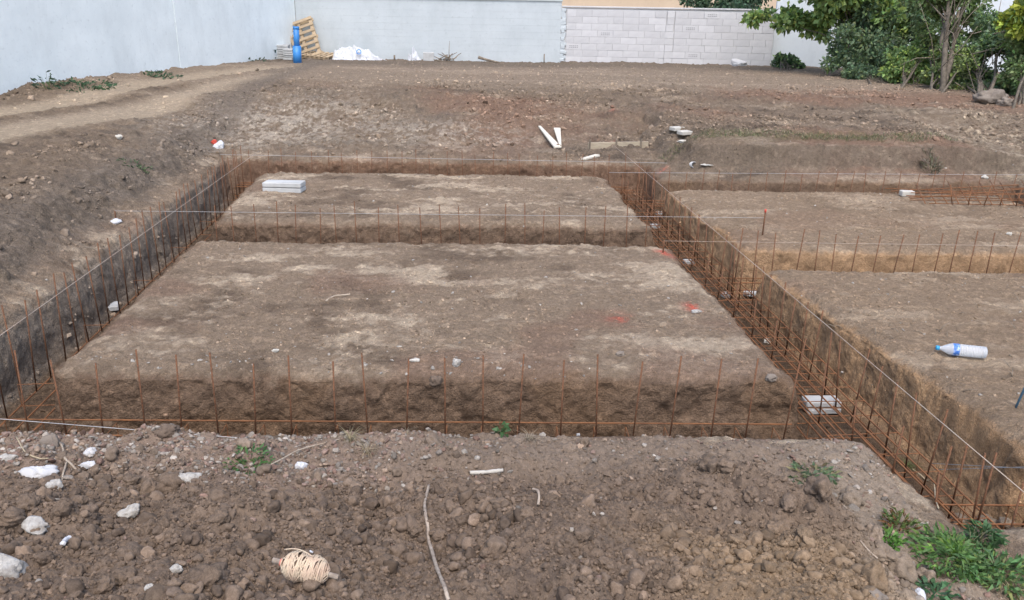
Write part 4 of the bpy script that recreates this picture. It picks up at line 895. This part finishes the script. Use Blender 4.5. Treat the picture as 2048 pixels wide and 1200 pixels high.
def tree(name, label, base, trunk_r, blobs, n, size, c, alt=None, pa=0.2, seed=0, cat='tree', group=None, stems=1, ratio=0.6, sub=14, droop=0.3, lean=None):
    """blobs: (x, y, z, rx, rz) crown masses in world space; each breaks up into sub clumps of leaves with gaps"""
    r = np.random.default_rng(seed); g = random.Random(seed); base = Vector(base); t = thing(name, label, cat, base, group=group)
    Ps, Ns = [], []; centres = []; vol = np.array([b[3] ** 2 * b[4] for b in blobs]) ** 0.8; vol = vol / vol.sum()
    for bi, (bx_, by_, bz_, rx, rz_) in enumerate(blobs):
        m_ = max(4, int(sub * len(blobs) * vol[bi]))
        for _ in range(m_):
            d = r.normal(size=3); d /= np.linalg.norm(d); q = np.array([bx_, by_, bz_]) + d * np.array([rx, rx, rz_]) * r.random() ** 0.45 * 0.85; centres.append(q)
            cr = max(rx, rz_) * r.uniform(0.22, 0.42); k = int(n * vol[bi] / m_ * r.uniform(0.5, 1.5)); dd = r.normal(size=(k, 3)); dd /= np.linalg.norm(dd, axis=1, keepdims=True)
            Ps.append(q + dd * cr * (r.random((k, 1)) ** 0.5) * np.array([1, 1, 0.75])); Ns.append(dd + np.array([0, 0, 0.1]) + r.normal(0, 0.5, (k, 3)))
    P = np.concatenate(Ps) - np.array(base); N = np.concatenate(Ns)
    cr_ = leaf_obj('crown', P, N, size, tint(len(P), c, r, 0.25, alt, pa), t, ratio, seed, droop)
    cr_['kind'] = 'stuff'
    tr = MB(); zt = max(b[2] for b in blobs) - base.z
    for k in range(stems):
        o = Vector((g.uniform(-.15, .15), g.uniform(-.1, .1), -0.1)) * (1 if stems > 1 else 0); top = (Vector(blobs[k % len(blobs)][:3]) - base) if lean is None else Vector(lean)
        tr.tube([o + Vector((0, 0, -0.1)), o.lerp(top, 0.35) + Vector((g.uniform(-.08, .08), 0, 0.05)), o.lerp(top, 0.7), top], [trunk_r, trunk_r * 0.8, trunk_r * 0.6, trunk_r * 0.25], 8)
    for q in centres[::max(1, len(centres) // 14)]:
        q = Vector(q) - base; o = (Vector(blobs[g.randrange(min(stems, len(blobs)))][:3]) - base) if lean is None else Vector(lean); st = o * g.uniform(0.3, 0.85)
        tr.tube([st, st.lerp(q, 0.5) + Vector((0, 0, 0.06)), q], [trunk_r * 0.26, trunk_r * 0.16, trunk_r * 0.06], 5)
    tr.build('trunk', M['trunk_bark'], t, True); return t
def B_(px, py, D, rpx, rpy=None):
    q = at(px, py, D); k = D * 1.04 / F; return (q.x, q.y, q.z, rpx * k, (rpy or rpx) * k)
G1, G2, G3, G4 = (0.22, 0.33, 0.115), (0.135, 0.205, 0.115), (0.38, 0.47, 0.13), (0.19, 0.25, 0.105)
tree('broadleaf_tree', 'broadleaf tree whose lower branch reaches left over the brick wall', hit(1705, 152), 0.09,
     [B_(1730, 20, 24, 85, 40), B_(1640, 25, 24.5, 60, 34), B_(1580, 42, 25, 48, 16), B_(1525, 40, 25, 34, 14), B_(1800, 45, 24, 60, 50), B_(1690, -60, 24, 130, 60), B_(1640, 65, 24.5, 28, 14)], 15000, 0.15, G1, G3, 0.28, 31, ratio=0.75)
tree('evergreen_tree', 'dark dense evergreen in front of the white house', hit(1700, 156), 0.08,
     [B_(1725, 90, 23.2, 70, 50), B_(1690, 130, 23, 45, 28), B_(1780, 110, 23, 70, 45), B_(1740, 45, 23.6, 60, 45), B_(1820, 60, 23.4, 45, 70)], 15000, 0.10, G2, G4, 0.25, 32, stems=3)
tree('hedge_shrub', 'bright leafy shrub left of the slanting trunks', hit(1800, 178), 0.03, [B_(1810, 135, 21, 50, 42), B_(1850, 110, 21, 40, 40), B_(1845, 165, 20.5, 45, 25)], 8000, 0.09, G1, G3, 0.25, 33, 'shrub', 'shrubs in the hedge on the right', 4)
sltree = tree('slanting_tree', 'tree with two slanting bare trunks rising out of the hedge', hit(1880, 186), 0.07, [B_(1925, 10, 20.5, 60, 35), B_(1900, -50, 20.5, 90, 60), B_(1960, 50, 20.5, 45, 30), B_(1905, 70, 20.0, 40, 35)], 9000, 0.10, G4, G1, 0.3, 34, stems=2)
tree('hedge_shrub', 'dark tall shrub mass right of the slanting trunks', hit(1960, 195), 0.04, [B_(1950, 120, 19.5, 55, 60), B_(2000, 90, 19.5, 60, 70), B_(1930, 165, 19, 50, 28), B_(1990, 170, 18.5, 50, 28)], 14000, 0.09, G2, G1, 0.3, 35, 'shrub', 'shrubs in the hedge on the right', 5)
tree('hedge_shrub', 'shrub at the right picture edge over the boulders', hit(2040, 225), 0.03, [B_(2045, 150, 18, 55, 50), B_(2060, 195, 17.5, 45, 30), B_(2080, 80, 18, 60, 60)], 8000, 0.085, G4, G1, 0.35, 36, 'shrub', 'shrubs in the hedge on the right', 4)
tree('yellow_green_tree', 'yellow green foliage hanging in at the top right corner', at(2120, 215, 18) * 1.0, 0.08, [B_(2045, 25, 17.5, 36, 38), B_(2100, 0, 17.5, 70, 60)], 2600, 0.13, (0.33, 0.38, 0.06), G1, 0.2, 37, ratio=0.8)
tree('wall_shrub', 'small shrub at the right end of the brick wall', hit(1575, 143), 0.02, [B_(1575, 125, 26.6, 26, 20), B_(1560, 118, 26.6, 12, 16), B_(1598, 135, 26.4, 16, 12)], 2000, 0.11, (0.07, 0.12, 0.055), G1, 0.2, 38, 'shrub', None, 5)
tree('hedge_shrub', 'low dark undergrowth at the foot of the evergreen', hit(1760, 172), 0.02, [B_(1730, 150, 22, 45, 18), B_(1780, 165, 21.5, 40, 16)], 5000, 0.08, G2, G4, 0.3, 39, 'shrub', 'shrubs in the hedge on the right', 4)
tree('hedge_shrub', 'leafy shrub between the evergreen and the slanting trunks', hit(1870, 188), 0.03, [B_(1880, 140, 19.3, 45, 40), B_(1900, 178, 19.0, 45, 18), B_(1860, 80, 21, 30, 40), B_(1925, 130, 19.0, 30, 35)], 9500, 0.08, G4, G3, 0.25, 40, 'shrub', 'shrubs in the hedge on the right', 4)
tree('garden_hedge', 'dark hedge showing above the right end of the brick wall', (6.2, 31, 0.4), 0.05, [B_(1400, 0, 31, 30, 14), B_(1450, -2, 31, 34, 16), B_(1500, 0, 31, 34, 15), B_(1450, 30, 31, 80, 25)], 6500, 0.13, (0.06, 0.11, 0.06), G2, 0.3, 41, 'hedge', None, 4)
# bare branches among the hedge
for lb, px_, py_, D, tx, ty in (('thicker bare trunk slanting right in the hedge', 1893, 170, 19.6, 1918, 20), ('thinner pale trunk beside the thicker one', 1875, 175, 19.6, 1890, 40)):
    a, b = at(px_, py_ + 20, D), at(tx, ty, D + 0.3); o = MB().tube([Vector(), (b - a) * 0.4 + Vector((0.03, 0, 0)), (b - a) * 0.75 + Vector((-0.03, 0, 0)), b - a], [0.075, 0.062, 0.05, 0.03], 8).build('bare_trunk', M['bark'], sltree, True); o.location = a - sltree.location; tag(o, lb)
t = thing('bare_branches', 'tangle of thin bare branches crossing the right hedge', 'branches', at(1930, 190, 19))
g = random.Random(9)
for k in range(18):
    a = at(g.uniform(1860, 2040), g.uniform(60, 190), g.uniform(18.2, 19.4)); b = a + Vector((g.uniform(-.9, .9), g.uniform(-.3, .3), g.uniform(-0.4, 1.3))); MB().tube([a - t.location, a.lerp(b, .5) + Vector((g.uniform(-.1, .1), 0, g.uniform(-.1, .1))) - t.location, b - t.location], [0.011, 0.008, 0.004], 5).build('branch', M['bark'], t, True)
# weeds
def weed(label, px, py, n, size, h, spread, c, alt=None, seed=0, name='weed', cat='weed', ratio=0.35, up=0.6, group=None, droop=0.5):
    r = np.random.default_rng(seed); p = hit(px, py); t = thing(name, label, cat, p, group=group); a = r.uniform(0, 6.28, n); q = r.random(n) ** 0.6 * spread
    P = np.stack([np.cos(a) * q, np.sin(a) * q, r.random(n) * h * (1 - 0.5 * q / spread)], -1); N = np.stack([np.cos(a), np.sin(a), np.full(n, up)], -1) + r.normal(0, 0.45, (n, 3))
    for k in range(n): P[k, 2] += drop(p.x + P[k, 0], p.y + P[k, 1]) - p.z if spread > 0.08 and n < 600 else 0
    lm = leaf_obj('leaf_mass', P, N, size, tint(n, c, r, 0.22, alt, 0.25), t, ratio, seed, droop)
    lm['kind'] = 'stuff'
    st = MB()
    for k in range(0, n, max(1, n // 14)):
        st.tube([(P[k, 0] * 0.4, P[k, 1] * 0.4, min(0, P[k, 2]) - 0.01), tuple(P[k])], [size * 0.03, size * 0.018], 5)
    st.build('stem', M['leaf_stem'], t); return t
M['leaf_stem'] = simple('green_stem', (0.10, 0.15, 0.05), (0.13, 0.12, 0.05), 12, 0.7)
WG = (0.065, 0.135, 0.045)
weed('small green seedling on the trench lip at the centre', 1003, 868, 22, 0.045, 0.07, 0.03, (0.075, 0.16, 0.06), None, 51, ratio=0.5)
weed('flat green weed on the heap crest left of centre', 500, 935, 170, 0.035, 0.02, 0.11, WG, (0.10, 0.16, 0.05), 52)
weed('pale green weed beside the grass tuft', 1625, 953, 120, 0.042, 0.025, 0.12, (0.10, 0.15, 0.075), (0.17, 0.16, 0.08), 53)
weed('dense green weed clump at the lower right corner', 1905, 1125, 520, 0.050, 0.07, 0.17, (0.085, 0.165, 0.05), (0.15, 0.25, 0.055), 54, ratio=0.26)
weed('broad green weed right of the dense clump', 1985, 1150, 380, 0.050, 0.06, 0.15, (0.085, 0.16, 0.055), (0.17, 0.22, 0.06), 55, ratio=0.26)
weed('reddish green weed at the right edge of the heap', 1795, 1052, 170, 0.038, 0.06, 0.07, (0.10, 0.15, 0.04), (0.18, 0.09, 0.04), 56, ratio=0.25, up=1.2)
weed('fresh green sprout below the reddish weed', 1778, 1085, 90, 0.040, 0.04, 0.05, (0.09, 0.20, 0.035), None, 57, ratio=0.3, up=1.0)
weed('upright weed at the right border of the picture', 1965, 1085, 120, 0.05, 0.10, 0.06, (0.065, 0.13, 0.05), None, 58)
weed('small weed at the bottom edge right of the heap', 1870, 1190, 70, 0.045, 0.03, 0.06, (0.06, 0.14, 0.06), None, 59)
weed('low weed at the foot of the left wall near the track', 165, 172, 190, 0.10, 0.08, 0.6, (0.05, 0.095, 0.045), None, 60)
weed('taller weed by the left wall with dark stems', 95, 178, 40, 0.10, 0.35, 0.2, (0.05, 0.085, 0.05), None, 61)
weed('low weeds further along the left wall', 325, 152, 110, 0.10, 0.08, 0.4, (0.05, 0.10, 0.05), None, 62)
weed('dark spiky plant in the corner by the slab stacks', 541, 118, 40, 0.2, 0.25, 0.1, (0.03, 0.06, 0.04), None, 63, up=1.5)
weed('sparse greenery low on the left wall before the corner', 490, 120, 60, 0.12, 0.08, 0.6, (0.07, 0.10, 0.06), None, 64)
weed('green patch on the left bank above the trench', 270, 332, 70, 0.05, 0.02, 0.18, (0.07, 0.11, 0.05), None, 65)
weed('dry bush on the edge of the grassy bank', 1862, 338, 130, 0.12, 0.13, 0.14, (0.14, 0.13, 0.085), (0.20, 0.17, 0.12), 66, ratio=0.12, up=1.4)
def tuft(label, px, py, n, L, spread, c, seed, name='grass_tuft', lean=(0, 0), group=None, flat=0.9):
    r = np.random.default_rng(seed); p = hit(px, py); V, Fq, cc = [], [], []
    for k in range(n):
        a = r.uniform(0, 6.28); l = L * r.uniform(0.5, 1.2); o = np.array([np.cos(a), np.sin(a), 0]) * r.random() * spread * 0.3; d = np.array([np.cos(a) + lean[0], np.sin(a) + lean[1], 0]) * flat; wv = np.array([-np.sin(a), np.cos(a), 0]) * L * 0.012
        i = len(V)
        for j_, u in enumerate((0, .35, .7, 1)):
            q = o + d * l * u * u * 0.75 + np.array([0, 0, 1]) * l * (u * 0.7 - 0.55 * u * u * flat) ; V += [q - wv * (1 - u * 0.9), q + wv * (1 - u * 0.9)]; cc += [np.array(c) * r.uniform(0.7, 1.3)] * 2
        for j_ in range(3): Fq.append((i + 2 * j_, i + 2 * j_ + 1, i + 2 * j_ + 3, i + 2 * j_ + 2))
    me = mesh_np(name, np.array(V), np.array(Fq), np.array(cc), False); me.materials.append(M['leaf']); o = link(bpy.data.objects.new(name, me)); o.location = p; return tag(o, label, 'grass', group)
tuft('olive grass tuft hanging over the lip of the diagonal trench', 1815, 935, 90, 0.14, 0.08, (0.12, 0.135, 0.05), 71)
tuft('fresh bright grass blades in the dense weed clump', 1900, 1110, 110, 0.16, 0.10, (0.13, 0.26, 0.03), 72, flat=0.5)
tuft('dry straw tuft on the berm left of centre', 700, 880, 46, 0.16, 0.10, (0.30, 0.26, 0.16), 73)
tuft('dry straw tuft lower on the berm', 735, 905, 34, 0.17, 0.10, (0.33, 0.27, 0.17), 74)
tuft('dry straw on the trench lip right of the seedling', 1060, 880, 30, 0.14, 0.10, (0.32, 0.27, 0.19), 75)
tuft('single dry grass ear leaning over the front trench', 815, 868, 7, 0.15, 0.03, (0.42, 0.36, 0.26), 76, lean=(0.5, 0), flat=0.5)
tuft('thin straw wisps on the berm crest at the left', 285, 872, 12, 0.10, 0.05, (0.30, 0.24, 0.16), 77)
tuft('straw wisps behind the grass tuft', 1790, 912, 16, 0.12, 0.05, (0.28, 0.26, 0.12), 78, lean=(-0.4, 0))
tuft('dry stems standing behind the dense weed clump', 1940, 1095, 26, 0.16, 0.12, (0.30, 0.25, 0.15), 79, flat=0.4)
tuft('dry straw at the bottom right corner of the picture', 2020, 1185, 34, 0.14, 0.10, (0.34, 0.28, 0.17), 80)
# short grass on the edge of the far bank
r = np.random.default_rng(81); q = r.random((2600, 2)); sx = 3.3 + 4.6 * q[:, 0]; ty = 12.62 + 0.45 * (q[:, 1] - 0.3) + 0.12 * fbm(sx, sx * 0, 0, 1.2, 2, seed=82)
P = [];
for a_, b_ in zip(sx, ty):
    w_ = W(a_, b_); P.append((w_.x, w_.y, drop(w_.x, w_.y) - 0.005))
cgr = tint(len(P), (0.12, 0.135, 0.06), r, 0.3, (0.22, 0.19, 0.12), 0.55)
N = r.normal(0, 0.5, (len(P), 3)); N[:, 2] = 1
o = leaf_obj('bank_grass', np.array(P), N, 0.06, cgr, None, 0.12, 83); tag(o, 'short dry grass on the edge of the far bank', kind='stuff')
# dark root ends and sticks strewn over the right platform
t = thing('root_scraps', 'thin dark root scraps strewn over the near right platform', 'roots', hit(1850, 640)); g = random.Random(12)
for k in range(34):
    q = hit(g.uniform(1640, 2040), g.uniform(600, 760) if g.random() < .75 else g.uniform(720, 800)); s2, t2 = ST(q.x, q.y)
    if trench_d(np.array([s2]), np.array([t2]))[0] > -0.05: continue
    a = g.uniform(0, 6.28); l = g.uniform(0.03, 0.09); q = q - t.location; d = Vector((cos(a), sin(a), g.uniform(0.0, 0.9))) * l
    MB().tube([q, q + d * 0.5 + Vector((0, 0, 0.012)), q + d], [0.0032, 0.0028, 0.0015], 5).build('root_piece', M['bark'], t, True)
print('tris', sum(len(o.data.loop_triangles) or sum(len(p_.vertices) - 2 for p_ in o.data.polygons) for o in C.objects if o.type == 'MESH' and len(o.data.polygons) < 200000))
